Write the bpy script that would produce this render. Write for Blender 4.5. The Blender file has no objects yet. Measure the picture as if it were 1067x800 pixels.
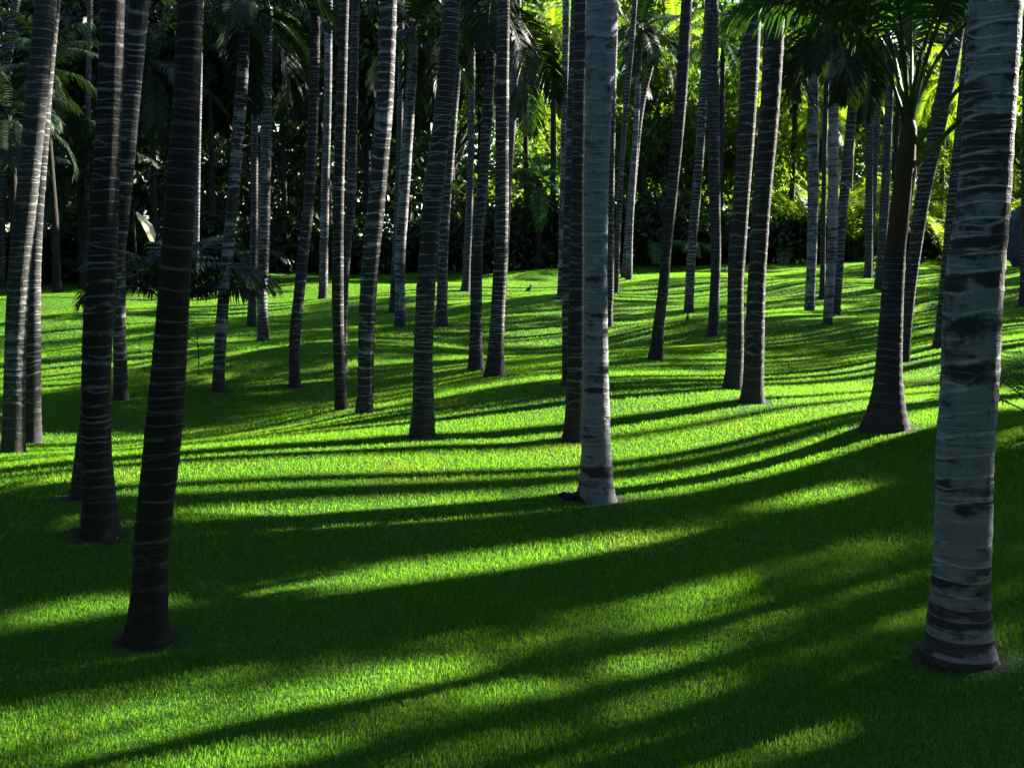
import bpy, math, random
import numpy as np
from mathutils import Vector

R = math.radians
rng = np.random.default_rng(7)
random.seed(7)
scene = bpy.context.scene
COL = scene.collection

# ------------------------------------------------------------------ camera model
PW, PH = 1067.0, 800.0
F = 1144.0
PITCH = R(7.2)
EYE = 1.62
SUN_AZ, SUN_EL = R(57), R(26)


def sstep(a, b, v):
    t = np.clip((np.asarray(v, float) - a) / (b - a), 0, 1)
    return t * t * (3 - 2 * t)


def ground0(x, y):
    x = np.asarray(x, float); y = np.asarray(y, float)
    z = 0.75 * sstep(15, 44, y)
    fade = 1 - 0.6 * sstep(26, 50, y)
    near = sstep(2.0, 6.0, y)
    z = z + fade * near * (0.125 * np.sin(0.62 * x + 0.9) * np.cos(0.50 * y + 0.2)
                    + 0.062 * np.sin(1.15 * x - 0.55 * y + 1.7)
                    + 0.030 * np.sin(0.35 * x + 1.25 * y + 0.4))
    z = z + 0.10 * np.exp(-(((x + 1.1) / 2.2) ** 2 + ((y - 8.0) / 1.6) ** 2))
    z = z + 0.032 * 25 * np.tanh(x / 25) * sstep(6, 13, y) * (1 - 0.4 * sstep(25, 40, y))     # the lawn falls to the left
    z = z + 1.3 * sstep(44, 80, y) + 0.012 * np.clip(y - 80, 0, 300)
    return z


MOUNDS = []  # x, y, height, radius


def ground(x, y):
    z = ground0(x, y)
    for mx, my, h, r in MOUNDS:
        z = z + h * np.exp(-(((x - mx) ** 2 + (y - my) ** 2) / (r * r)))
    return z


CAM_Z = float(ground0(0, 0)) + EYE


def ray(px, py):
    dx = (px - PW / 2) / F
    dz = -(py - PH / 2) / F
    cp, sp = math.cos(PITCH), math.sin(PITCH)
    return Vector((dx, cp + dz * sp, -sp + dz * cp))


def hit_ground(px, py):
    d = ray(px, py)
    t = 1.0
    for _ in range(6000):
        p = Vector((0, 0, CAM_Z)) + d * t
        if p.z <= float(ground0(p.x, p.y)):
            return p
        t += 0.01
    return p


def at_depth(px, py, y):
    d = ray(px, py)
    t = y / d.y
    return Vector((0, 0, CAM_Z)) + d * t


# ------------------------------------------------------------------ node helpers
def new_mat(name):
    m = bpy.data.materials.new(name)
    m.use_nodes = True
    m.node_tree.nodes.clear()
    return m, m.node_tree


class NB:
    def __init__(self, nt):
        self.nt = nt

    def node(self, typ, props=None, **ins):
        n = self.nt.nodes.new(typ)
        for k, v in (props or {}).items():
            setattr(n, k, v)
        for k, v in ins.items():
            key = int(k[1:]) if k[0] == 'i' and k[1:].isdigit() else k.replace('_', ' ')
            s = n.inputs[key]
            if isinstance(v, bpy.types.NodeSocket):
                self.nt.links.new(v, s)
            else:
                s.default_value = v
        return n

    def math(self, op, a, b=0.0, c=None, clamp=False):
        n = self.node('ShaderNodeMath', {'operation': op, 'use_clamp': clamp}, i0=a, i1=b)
        if c is not None:
            if isinstance(c, bpy.types.NodeSocket):
                self.nt.links.new(c, n.inputs[2])
            else:
                n.inputs[2].default_value = c
        return n.outputs[0]

    def mix(self, fac, a, b, blend='MIX'):
        n = self.nt.nodes.new('ShaderNodeMix')
        n.data_type = 'RGBA'
        n.blend_type = blend
        for idx, v in ((0, fac), (6, a), (7, b)):
            if isinstance(v, bpy.types.NodeSocket):
                self.nt.links.new(v, n.inputs[idx])
            else:
                n.inputs[idx].default_value = v if idx == 0 else (*v, 1.0)
        return n.outputs[2]

    def noise(self, vec, scale, detail=3.0, rough=0.55):
        return self.node('ShaderNodeTexNoise', None, Vector=vec, Scale=scale, Detail=detail, Roughness=rough).outputs[0]

    def ramp(self, fac, lo, hi):
        return self.node('ShaderNodeMapRange', {'interpolation_type': 'SMOOTHSTEP'}, i0=fac, i1=lo, i2=hi).outputs[0]

    def scale(self, vec, s):
        return self.node('ShaderNodeVectorMath', {'operation': 'MULTIPLY'}, i0=vec, i1=s).outputs[0]

    def attr(self, name, typ='GEOMETRY'):
        return self.node('ShaderNodeAttribute', {'attribute_name': name, 'attribute_type': typ})

    def out(self, sh):
        o = self.nt.nodes.new('ShaderNodeOutputMaterial')
        self.nt.links.new(sh, o.inputs[0])


def leaf_material(name, c1, c2, trans, tcol=1.0, rough=0.4, spec=0.4, vary=0.25, through=(1.5, 1.6, 0.55)):
    """green leaves: two tones mixed by a per-leaf value, light passing through"""
    m, nt = new_mat(name)
    b = NB(nt)
    t = b.attr('tint').outputs['Fac']
    info = b.node('ShaderNodeObjectInfo').outputs['Random']
    f = b.math('MULTIPLY_ADD', info, vary, b.math('MULTIPLY', t, 1.0 - vary))
    col = b.mix(f, c1, c2)
    p = b.node('ShaderNodeBsdfPrincipled', None, Base_Color=col, Roughness=rough)
    p.inputs['Specular IOR Level'].default_value = spec
    tc = b.mix(1.0, col, tuple(q * tcol for q in through), 'MULTIPLY')
    tr = b.node('ShaderNodeBsdfTranslucent', None, Color=tc)
    mx = b.node('ShaderNodeMixShader', None, i0=trans, i1=p.outputs[0], i2=tr.outputs[0])
    b.out(mx.outputs[0])
    return m


def bark_material():
    m, nt = new_mat('ringed_palm_bark')
    b = NB(nt)
    pos = b.node('ShaderNodeTexCoord').outputs['Object']
    rnd = b.node('ShaderNodeObjectInfo').outputs['Random']
    off = b.node('ShaderNodeCombineXYZ', None, X=b.math('MULTIPLY', rnd, 37.0), Y=b.math('MULTIPLY', rnd, 91.0),
                 Z=b.math('MULTIPLY', rnd, 53.0)).outputs[0]
    P = b.node('ShaderNodeVectorMath', {'operation': 'ADD'}, i0=pos, i1=off).outputs[0]
    z = b.node('ShaderNodeSeparateXYZ', None, Vector=pos).outputs[2]
    ringf = b.math('MULTIPLY', b.attr('ring_count', 'OBJECT').outputs['Fac'], 1.35)
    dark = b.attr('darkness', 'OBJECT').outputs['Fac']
    moss = b.attr('mossiness', 'OBJECT').outputs['Fac']

    def rings(mult, vec_scale, amp, sharp, seedz):
        Pv = b.node('ShaderNodeVectorMath', {'operation': 'ADD'}, i0=P, i1=(seedz, seedz, seedz)).outputs[0]
        slow = b.noise(b.scale(Pv, (0.01, 0.01, 1.0)), 1.1, 1.0)
        wig = b.noise(b.scale(Pv, vec_scale), 1.0, 2.0, 0.5)
        t = b.math('MULTIPLY', ringf, b.math('ADD', z, b.math('MULTIPLY', slow, 0.7)))
        t = b.math('ADD', b.math('MULTIPLY', t, mult), b.math('MULTIPLY', wig, amp))
        fr = b.math('FRACT', t)
        d = b.math('ABSOLUTE', b.math('SUBTRACT', fr, 0.5))          # 0.5 at the scar
        wob = b.math('MULTIPLY_ADD', b.noise(b.scale(Pv, (14.0, 14.0, 5.0)), 1.0, 3.0), 0.14, -0.07)
        line = b.ramp(b.math('ADD', d, wob), 0.5 - sharp, 0.5)
        cell = b.node('ShaderNodeTexWhiteNoise', {'noise_dimensions': '1D'}, W=b.math('ADD', b.math('FLOOR', t), b.math('MULTIPLY', rnd, 311.0))).outputs[0]
        return line, cell, fr

    l1, c1, f1 = rings(1.0, (2.6, 2.6, 1.2), 1.5, 0.13, 0.0)
    l2, c2, f2 = rings(0.8, (3.4, 3.4, 1.8), 2.2, 0.10, 5.3)
    l3, c3, f3 = rings(1.9, (3.6, 3.6, 1.6), 1.8, 0.12, 9.1)
    brk = b.ramp(b.noise(b.scale(P, (9.0, 9.0, 16.0)), 1.0, 3.0), 0.36, 0.56)
    line = b.math('MAXIMUM', l1, b.math('MULTIPLY', l2, b.ramp(b.noise(P, 2.5, 1.0), 0.38, 0.55)))
    line = b.math('MAXIMUM', line, b.math('MULTIPLY', l3, b.math('MULTIPLY', b.ramp(b.noise(P, 3.5, 1.0), 0.45, 0.62), 0.7)))
    line = b.math('MULTIPLY', line, b.math('MULTIPLY_ADD', brk, 0.85, 0.15))
    flat = b.noise(b.scale(P, (5.0, 5.0, 15.0)), 1.0, 4.0, 0.6)
    blot = b.noise(b.scale(P, (9.0, 9.0, 6.0)), 1.0, 5.0, 0.65)
    streak = b.noise(b.scale(P, (60.0, 60.0, 3.0)), 1.0, 3.0, 0.6)
    grit = b.noise(b.scale(P, (70.0, 70.0, 110.0)), 1.0, 3.0, 0.6)
    crack = b.ramp(b.noise(b.scale(P, (7.0, 7.0, 75.0)), 1.0, 2.0, 0.5), 0.60, 0.70)
    dk = b.math('ADD', b.math('MULTIPLY', flat, 0.62), b.math('MULTIPLY', blot, 0.36))
    dk = b.math('ADD', dk, b.math('MULTIPLY', c1, 0.14))
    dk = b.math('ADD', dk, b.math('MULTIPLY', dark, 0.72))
    dk = b.math('ADD', dk, b.math('MULTIPLY', f1, 0.10))
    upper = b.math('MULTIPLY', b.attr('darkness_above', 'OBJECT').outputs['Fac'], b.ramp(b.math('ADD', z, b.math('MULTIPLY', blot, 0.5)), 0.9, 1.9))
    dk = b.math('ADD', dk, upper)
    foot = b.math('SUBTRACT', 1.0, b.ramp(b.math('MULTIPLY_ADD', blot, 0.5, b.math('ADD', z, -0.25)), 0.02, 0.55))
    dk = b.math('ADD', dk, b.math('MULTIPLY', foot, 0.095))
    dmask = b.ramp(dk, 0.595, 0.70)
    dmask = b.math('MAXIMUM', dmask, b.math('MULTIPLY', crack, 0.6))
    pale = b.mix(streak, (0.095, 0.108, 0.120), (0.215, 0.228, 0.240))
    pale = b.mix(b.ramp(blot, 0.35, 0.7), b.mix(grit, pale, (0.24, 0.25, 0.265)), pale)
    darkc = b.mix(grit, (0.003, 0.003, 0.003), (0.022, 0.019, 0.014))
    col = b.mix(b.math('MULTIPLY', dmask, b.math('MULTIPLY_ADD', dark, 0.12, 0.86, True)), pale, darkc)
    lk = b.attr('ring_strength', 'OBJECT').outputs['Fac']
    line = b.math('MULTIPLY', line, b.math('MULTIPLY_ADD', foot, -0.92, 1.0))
    col = b.mix(b.math('MULTIPLY', b.math('MULTIPLY', line, lk), b.ramp(streak, 0.05, 0.5)), col, (0.36, 0.365, 0.37))
    mossm = b.math('MULTIPLY', moss, b.ramp(b.noise(P, 5.0, 4.0), 0.3, 0.62))
    col = b.mix(mossm, col, (0.013, 0.013, 0.005))
    p = b.node('ShaderNodeBsdfPrincipled', None, Base_Color=col, Roughness=0.82)
    p.inputs['Specular IOR Level'].default_value = 0.22
    hgt = b.math('ADD', b.math('ADD', b.math('MULTIPLY', line, 0.3), b.math('MULTIPLY', f1, 0.35)), b.math('MULTIPLY', grit, 0.6))
    hgt = b.math('ADD', hgt, b.math('MULTIPLY', streak, 0.35))
    hgt = b.math('SUBTRACT', hgt, b.math('MULTIPLY', dmask, 0.3))
    bp = b.node('ShaderNodeBump', None, Strength=0.7, Distance=0.010, Height=hgt)
    nt.links.new(bp.outputs[0], p.inputs['Normal'])
    b.out(p.outputs[0])
    return m


def lawn_material():
    m, nt = new_mat('lawn_soil_and_thatch')
    b = NB(nt)
    pos = b.node('ShaderNodeNewGeometry').outputs['Position']
    n1 = b.noise(pos, 1.3, 4.0)
    n2 = b.noise(pos, 60.0, 3.0)
    col = b.mix(n2, (0.012, 0.045, 0.004), (0.035, 0.095, 0.010))
    col = b.mix(b.ramp(n1, 0.45, 0.7), col, (0.028, 0.075, 0.006))
    soil = b.attr('soil').outputs['Fac']
    sm = b.ramp(b.math('ADD', soil, b.math('MULTIPLY', b.math('SUBTRACT', b.noise(pos, 14.0, 3.0), 0.5), 0.9)), 0.35, 0.7)
    col = b.mix(sm, col, b.mix(n2, (0.012, 0.009, 0.006), (0.045, 0.034, 0.022)))
    p = b.node('ShaderNodeBsdfPrincipled', None, Base_Color=col, Roughness=0.95)
    p.inputs['Specular IOR Level'].default_value = 0.1
    bp = b.node('ShaderNodeBump', None, Strength=0.6, Distance=0.03, Height=n2)
    nt.links.new(bp.outputs[0], p.inputs['Normal'])
    b.out(p.outputs[0])
    return m


def grass_material():
    m, nt = new_mat('grass_blades')
    b = NB(nt)
    pos = b.node('ShaderNodeNewGeometry').outputs['Position']
    t = b.attr('tint').outputs['Fac']
    patch = b.noise(pos, 0.9, 4.0, 0.6)
    c = b.mix(t, (0.036, 0.155, 0.005), (0.085, 0.225, 0.013))
    c = b.mix(b.ramp(patch, 0.5, 0.78), c, (0.100, 0.200, 0.014))
    dry = b.ramp(t, 0.965, 0.99)
    c = b.mix(b.math('MULTIPLY', dry, 0.7), c, (0.24, 0.21, 0.08))
    p = b.node('ShaderNodeBsdfPrincipled', None, Base_Color=c, Roughness=0.5)
    p.inputs['Specular IOR Level'].default_value = 0.12
    tc = b.mix(1.0, c, (2.25, 1.65, 1.25), 'MULTIPLY')
    tr = b.node('ShaderNodeBsdfTranslucent', None, Color=tc)
    mx = b.node('ShaderNodeMixShader', None, i0=0.62, i1=p.outputs[0], i2=tr.outputs[0])
    b.out(mx.outputs[0])
    return m


def plain_material(name, c1, c2, scale, rough=0.8, spec=0.3, bump=0.4):
    m, nt = new_mat(name)
    b = NB(nt)
    pos = b.node('ShaderNodeTexCoord').outputs['Object']
    n = b.noise(pos, scale, 5.0, 0.6)
    col = b.mix(b.ramp(n, 0.3, 0.7), c1, c2)
    p = b.node('ShaderNodeBsdfPrincipled', None, Base_Color=col, Roughness=rough)
    p.inputs['Specular IOR Level'].default_value = spec
    bp = b.node('ShaderNodeBump', None, Strength=bump, Distance=0.02, Height=n)
    nt.links.new(bp.outputs[0], p.inputs['Normal'])
    b.out(p.outputs[0])
    return m


M_BARK = bark_material()
M_LAWN = lawn_material()
M_GRASS = grass_material()
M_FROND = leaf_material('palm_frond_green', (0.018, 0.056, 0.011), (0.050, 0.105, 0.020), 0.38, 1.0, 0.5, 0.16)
M_FROND_BLUE = leaf_material('palm_frond_dark', (0.006, 0.017, 0.007), (0.014, 0.030, 0.011), 0.20, 1.0, 0.5, 0.14)  # darkened to carry the left jungle's shade in the frond colour
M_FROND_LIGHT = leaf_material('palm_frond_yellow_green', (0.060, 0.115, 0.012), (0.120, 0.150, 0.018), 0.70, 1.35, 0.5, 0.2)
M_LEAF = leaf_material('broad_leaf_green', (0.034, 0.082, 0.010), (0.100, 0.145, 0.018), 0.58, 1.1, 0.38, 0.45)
M_LEAF_DARK = leaf_material('shrub_leaf_dark', (0.007, 0.020, 0.006), (0.020, 0.044, 0.010), 0.26, 0.9, 0.4, 0.4)  # also colours the left jungle, whose shade is put into the leaves
M_LEAF_PALE = leaf_material('pale_sunlit_leaf', (0.42, 0.38, 0.24), (0.55, 0.52, 0.40), 0.4, 0.9, 0.6, 0.2, through=(1.0, 1.0, 0.9))  # bright sunlight put into the pale leaf colour
M_SHAFT = plain_material('green_crownshaft', (0.05, 0.075, 0.02), (0.085, 0.10, 0.035), 6.0, 0.5, 0.4, 0.15)
M_SHEATH = plain_material('brown_leaf_sheath', (0.060, 0.030, 0.013), (0.032, 0.034, 0.010), 7.0, 0.7, 0.12, 0.4)
M_PETIOLE = plain_material('petiole_green', (0.05, 0.07, 0.018), (0.09, 0.085, 0.03), 8.0, 0.5, 0.4, 0.1)
M_BARK_PLAIN = plain_material('jungle_bark', (0.010, 0.009, 0.007), (0.030, 0.026, 0.021), 9.0, 0.9, 0.2, 0.7)
M_DRY_AND_LIT = plain_material('dry_brown_and_lit_edge', (0.14, 0.095, 0.06), (0.24, 0.175, 0.12), 12.0, 0.8, 0.2, 0.3)  # dry leaves; also paints the sunlit edge of the young palm's sheath
M_DEAD = plain_material('dead_leaf_brown', (0.06, 0.035, 0.018), (0.14, 0.09, 0.045), 20.0, 0.85, 0.15, 0.3)
M_BIRD = plain_material('dark_plumage', (0.010, 0.010, 0.011), (0.03, 0.028, 0.026), 30.0, 0.6, 0.3, 0.2)
M_BEAK = plain_material('dark_beak', (0.05, 0.035, 0.015), (0.08, 0.05, 0.02), 30.0, 0.5, 0.3, 0.1)
M_ROCK = plain_material('blue_grey_rock', (0.022, 0.032, 0.045), (0.045, 0.058, 0.075), 3.0, 0.9, 0.2, 0.8)


# ------------------------------------------------------------------ mesh helpers
class MB:
    """collects vertices, faces and a per-vertex tint; build() links them as one object"""
    def __init__(self):
        self.v = []; self.f = []; self.t = []

    def add(self, vs, fs, tint=0.5):
        o = len(self.v)
        self.v.extend(vs)
        self.f.extend([tuple(i + o for i in q) for q in fs])
        self.t.extend([tint] * len(vs))

    def tube(self, pts, radii, n=8, tint=0.5, cap=True):
        pts = [Vector(p) for p in pts]
        vs = []; fs = []
        for i, p in enumerate(pts):
            d = (pts[min(i + 1, len(pts) - 1)] - pts[max(i - 1, 0)]).normalized()
            a = Vector((0, 1, 0)) if abs(d.y) < 0.9 else Vector((1, 0, 0))
            u = d.cross(a).normalized(); w = d.cross(u)
            for k in range(n):
                an = 2 * math.pi * k / n
                vs.append(tuple(p + (u * math.cos(an) + w * math.sin(an)) * radii[i]))
        for i in range(len(pts) - 1):
            for k in range(n):
                fs.append((i * n + k, i * n + (k + 1) % n, (i + 1) * n + (k + 1) % n, (i + 1) * n + k))
        if cap:
            fs.append(tuple(range((len(pts) - 1) * n, len(pts) * n)))
        self.add(vs, fs, tint)

    def mesh(self, name, mats, smooth=False, fmat=None):
        me = bpy.data.meshes.new(name)
        me.from_pydata(self.v, [], self.f)
        a = me.attributes.new('tint', 'FLOAT', 'POINT')
        a.data.foreach_set('value', np.array(self.t, dtype=np.float32))
        for m in (mats if isinstance(mats, (list, tuple)) else [mats]):
            me.materials.append(m)
        if smooth:
            me.polygons.foreach_set('use_smooth', np.ones(len(me.polygons), dtype=bool))
        me.update()
        return me

    def build(self, name, mats, parent=None, smooth=False):
        return link(name, self.mesh(name, mats, smooth), parent)


def link(name, me, parent=None, loc=None, rot=None, sc=None):
    o = bpy.data.objects.new(name, me)
    COL.objects.link(o)
    if parent is not None:
        o.parent = parent
    if loc is not None: o.location = loc
    if rot is not None: o.rotation_euler = rot
    if sc is not None: o.scale = (sc, sc, sc) if not hasattr(sc, '__len__') else sc
    return o


def thing(name, loc, label, cat, group=None, rz=0.0):
    o = bpy.data.objects.new(name, None)
    o.empty_display_size = 0.3
    COL.objects.link(o)
    o.location = loc
    o.rotation_euler = (0, 0, rz)
    o['label'] = label; o['category'] = cat
    if group: o['group'] = group
    return o


def tag(o, label, cat, group=None):
    o['label'] = label; o['category'] = cat
    if group: o['group'] = group
    return o


def big_mesh(name, verts, quads, tris, tint, mat):
    """fast mesh from numpy arrays"""
    me = bpy.data.meshes.new(name)
    nv = len(verts)
    me.vertices.add(nv)
    me.vertices.foreach_set('co', np.ascontiguousarray(verts, dtype=np.float32).ravel())
    nq, ntri = len(quads), len(tris)
    loops = np.concatenate([quads.ravel(), tris.ravel()]).astype(np.int32)
    me.loops.add(len(loops))
    me.loops.foreach_set('vertex_index', loops)
    me.polygons.add(nq + ntri)
    starts = np.concatenate([np.arange(nq) * 4, nq * 4 + np.arange(ntri) * 3]).astype(np.int32)
    me.polygons.foreach_set('loop_start', starts)
    me.update(calc_edges=True)
    a = me.attributes.new('tint', 'FLOAT', 'POINT')
    a.data.foreach_set('value', np.ascontiguousarray(tint, dtype=np.float32))
    me.materials.append(mat)
    me.validate()
    return me


# ------------------------------------------------------------------ palm fronds
def add_frond(mb, base, az, e0, bend, length, n=44, leaf=0.5, width=0.034, droop=0.5, petiole=0.14,
              rr=0.016, rnd=random, roll=0.0, vee=0.25):
    """one feather frond: an arching rachis with two rows of hanging leaflets"""
    base = Vector(base)
    S = 18
    pts = [base.copy()]
    dirs = []
    sidebend = rnd.uniform(-0.18, 0.18)
    for i in range(S):
        s = (i + 0.5) / S
        e = e0 - bend * s ** 1.35
        a = az + sidebend * s * s
        d = Vector((math.cos(a) * math.cos(e), math.sin(a) * math.cos(e), math.sin(e)))
        dirs.append(d)
        pts.append(pts[-1] + d * (length / S))
    tint0 = rnd.uniform(0.15, 0.75)
    rads = [rr * (1 - 0.88 * (i / S)) for i in range(S + 1)]
    mb.tube(pts, rads, 4, tint0, cap=False)
    for k in range(n):
        s = petiole + (1 - petiole) * (k + 0.5) / n
        fi = s * S
        i = min(int(fi), S - 1)
        p = pts[i].lerp(pts[i + 1], fi - i)
        d = dirs[i]
        side = Vector((-math.sin(az), math.cos(az), 0))
        up = d.cross(side) * -1.0
        if up.z < 0: up = -up
        q = (s - petiole) / (1 - petiole)
        L = leaf * (max(0.0, math.sin(math.pi * (0.10 + 0.86 * q))) ** 0.55) * rnd.uniform(0.88, 1.1)
        fw = 0.35 + 0.75 * q
        for sg in (-1, 1):
            if rnd.random() < 0.03: continue
            j = rnd.uniform(-0.12, 0.12)
            dr = (side * sg + d * (fw + j) + up * (vee + rnd.uniform(-0.12, 0.12))).normalized()
            if roll: dr = (dr + Vector((0, 0, -roll))).normalized()
            dm = (dr + Vector((0, 0, -droop * rnd.uniform(0.6, 1.2)))).normalized()
            dt = (dr + Vector((0, 0, -droop * 2.4 * rnd.uniform(0.7, 1.3)))).normalized()
            wv = (d - dr * d.dot(dr)).normalized() * (width * 0.5)
            m = p + dr * (L * 0.30)
            m2 = m + dm * (L * 0.36)
            t = m2 + dt * (L * 0.34)
            ti = min(1, max(0, tint0 + rnd.uniform(-0.2, 0.2)))
            mb.add([tuple(p - wv * 0.45), tuple(p + wv * 0.45), tuple(m + wv), tuple(m - wv),
                    tuple(m2 + wv * 0.85), tuple(m2 - wv * 0.85), tuple(t)],
                   [(0, 1, 2, 3), (3, 2, 4, 5), (5, 4, 6)], ti)


def crown_mesh(name, seed, nf, length, mat, leaf=0.55, emin=-25, emax=80, n=44, width=0.036, droop=0.55, bend=(50, 95)):
    rnd = random.Random(seed)
    mb = MB()
    for i in range(nf):
        k = i / (nf - 1)
        e0 = R(emax + (emin - emax) * k + rnd.uniform(-8, 8))
        az = i * 2.39996 + rnd.uniform(-0.25, 0.25)
        L = length * rnd.uniform(0.85, 1.1) * (1.0 if k > 0.12 else 0.75)
        add_frond(mb, (0.03 * math.cos(az), 0.03 * math.sin(az), -0.12 * k), az, e0, R(rnd.uniform(*bend)), L, n, leaf,
                  width, droop, rnd=rnd)
    return mb.mesh(name, mat)


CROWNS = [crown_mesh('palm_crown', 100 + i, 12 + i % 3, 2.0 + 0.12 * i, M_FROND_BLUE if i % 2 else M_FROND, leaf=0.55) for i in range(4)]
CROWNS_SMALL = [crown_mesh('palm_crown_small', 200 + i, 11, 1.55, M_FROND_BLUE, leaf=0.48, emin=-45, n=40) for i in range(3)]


def shaft_mesh():
    mb = MB()
    zs = [0, 0.06, 0.2, 0.45, 0.7, 0.78]
    rs = [1.0, 1.22, 1.25, 1.0, 0.75, 0.55]
    mb.tube([(0, 0, z) for z in zs], [r * 0.1 for r in rs], 12)
    return mb.mesh('crownshaft', M_SHAFT, True)


SHAFT = shaft_mesh()


# ------------------------------------------------------------------ grove palms
def catmull(P, n):
    """smooth resample of control points (array k x d) by the running index"""
    P = np.asarray(P, float)
    k = len(P)
    t = np.linspace(0, k - 1, n)
    i = np.clip(t.astype(int), 0, k - 2)
    f = (t - i)[:, None]
    p0 = P[np.maximum(i - 1, 0)]; p1 = P[i]; p2 = P[i + 1]; p3 = P[np.minimum(i + 2, k - 1)]
    m1 = (p2 - p0) / 2; m2 = (p3 - p1) / 2
    return (2 * f**3 - 3 * f**2 + 1) * p1 + (f**3 - 2 * f**2 + f) * m1 + (-2 * f**3 + 3 * f**2) * p2 + (f**3 - f**2) * m2


def trunk_mesh(name, pts, rad, near, seed, ringf, rough=1.0):
    """pts/rad: centre line (local) bottom to top. Rings of vertices every few centimetres, with scars and lumps."""
    pts = np.asarray(pts); rad = np.asarray(rad)
    zz = pts[:, 2]
    H = zz[-1] - zz[0]
    step = 0.02 if near else 0.05
    nz = max(24, int(H / step))
    z = np.linspace(zz[0], zz[-1], nz)
    cx = np.interp(z, zz, pts[:, 0]); cy = np.interp(z, zz, pts[:, 1]); r = np.interp(z, zz, rad)
    NS = 40 if near else 18
    an = np.linspace(0, 2 * np.pi, NS, endpoint=False)
    g = np.random.default_rng(seed)
    Z, A = np.meshgrid(z, an, indexing='ij')
    ph = g.uniform(0, 6.28, 8)
    wig = 0.35 * np.sin(A + ph[0] + 2 * Z) + 0.25 * np.sin(2 * A + ph[1] - 3.1 * Z) + 0.15 * np.sin(3 * A + ph[2] + 5 * Z)
    scar = ((Z * ringf + wig) % 1.0)
    prof = 0.022 * np.exp(-((scar - 0.5) / 0.13) ** 2) - 0.012 * (scar < 0.28)
    lump = 0.02 * np.sin(2 * A + ph[3] + 1.3 * Z) + 0.014 * np.sin(3 * A + ph[4] - 2.2 * Z) + 0.012 * np.sin(7 * Z + ph[5])
    root = np.exp(-(Z - zz[0]) / 0.12) * 0.05 * np.sin(5 * A + ph[6]) + np.exp(-(Z - zz[0]) / 0.05) * 0.05 * np.sin(11 * A + ph[7])
    rr = r[:, None] * (1 + rough * (prof + lump) + root)
    X = cx[:, None] + rr * np.cos(A); Y = cy[:, None] + rr * np.sin(A)
    V = np.stack([X, Y, Z], -1).reshape(-1, 3)
    i, j = np.meshgrid(np.arange(nz - 1), np.arange(NS), indexing='ij')
    j2 = (j + 1) % NS
    Q = np.stack([i * NS + j, i * NS + j2, (i + 1) * NS + j2, (i + 1) * NS + j], -1).reshape(-1, 4)
    me = big_mesh(name, V, Q, np.zeros((0, 3), int), np.full(len(V), 0.5), M_BARK)
    me.polygons.foreach_set('use_smooth', np.ones(len(me.polygons), dtype=bool))
    return me


GROVE = 'tall palms of the grove on the lawn'
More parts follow.
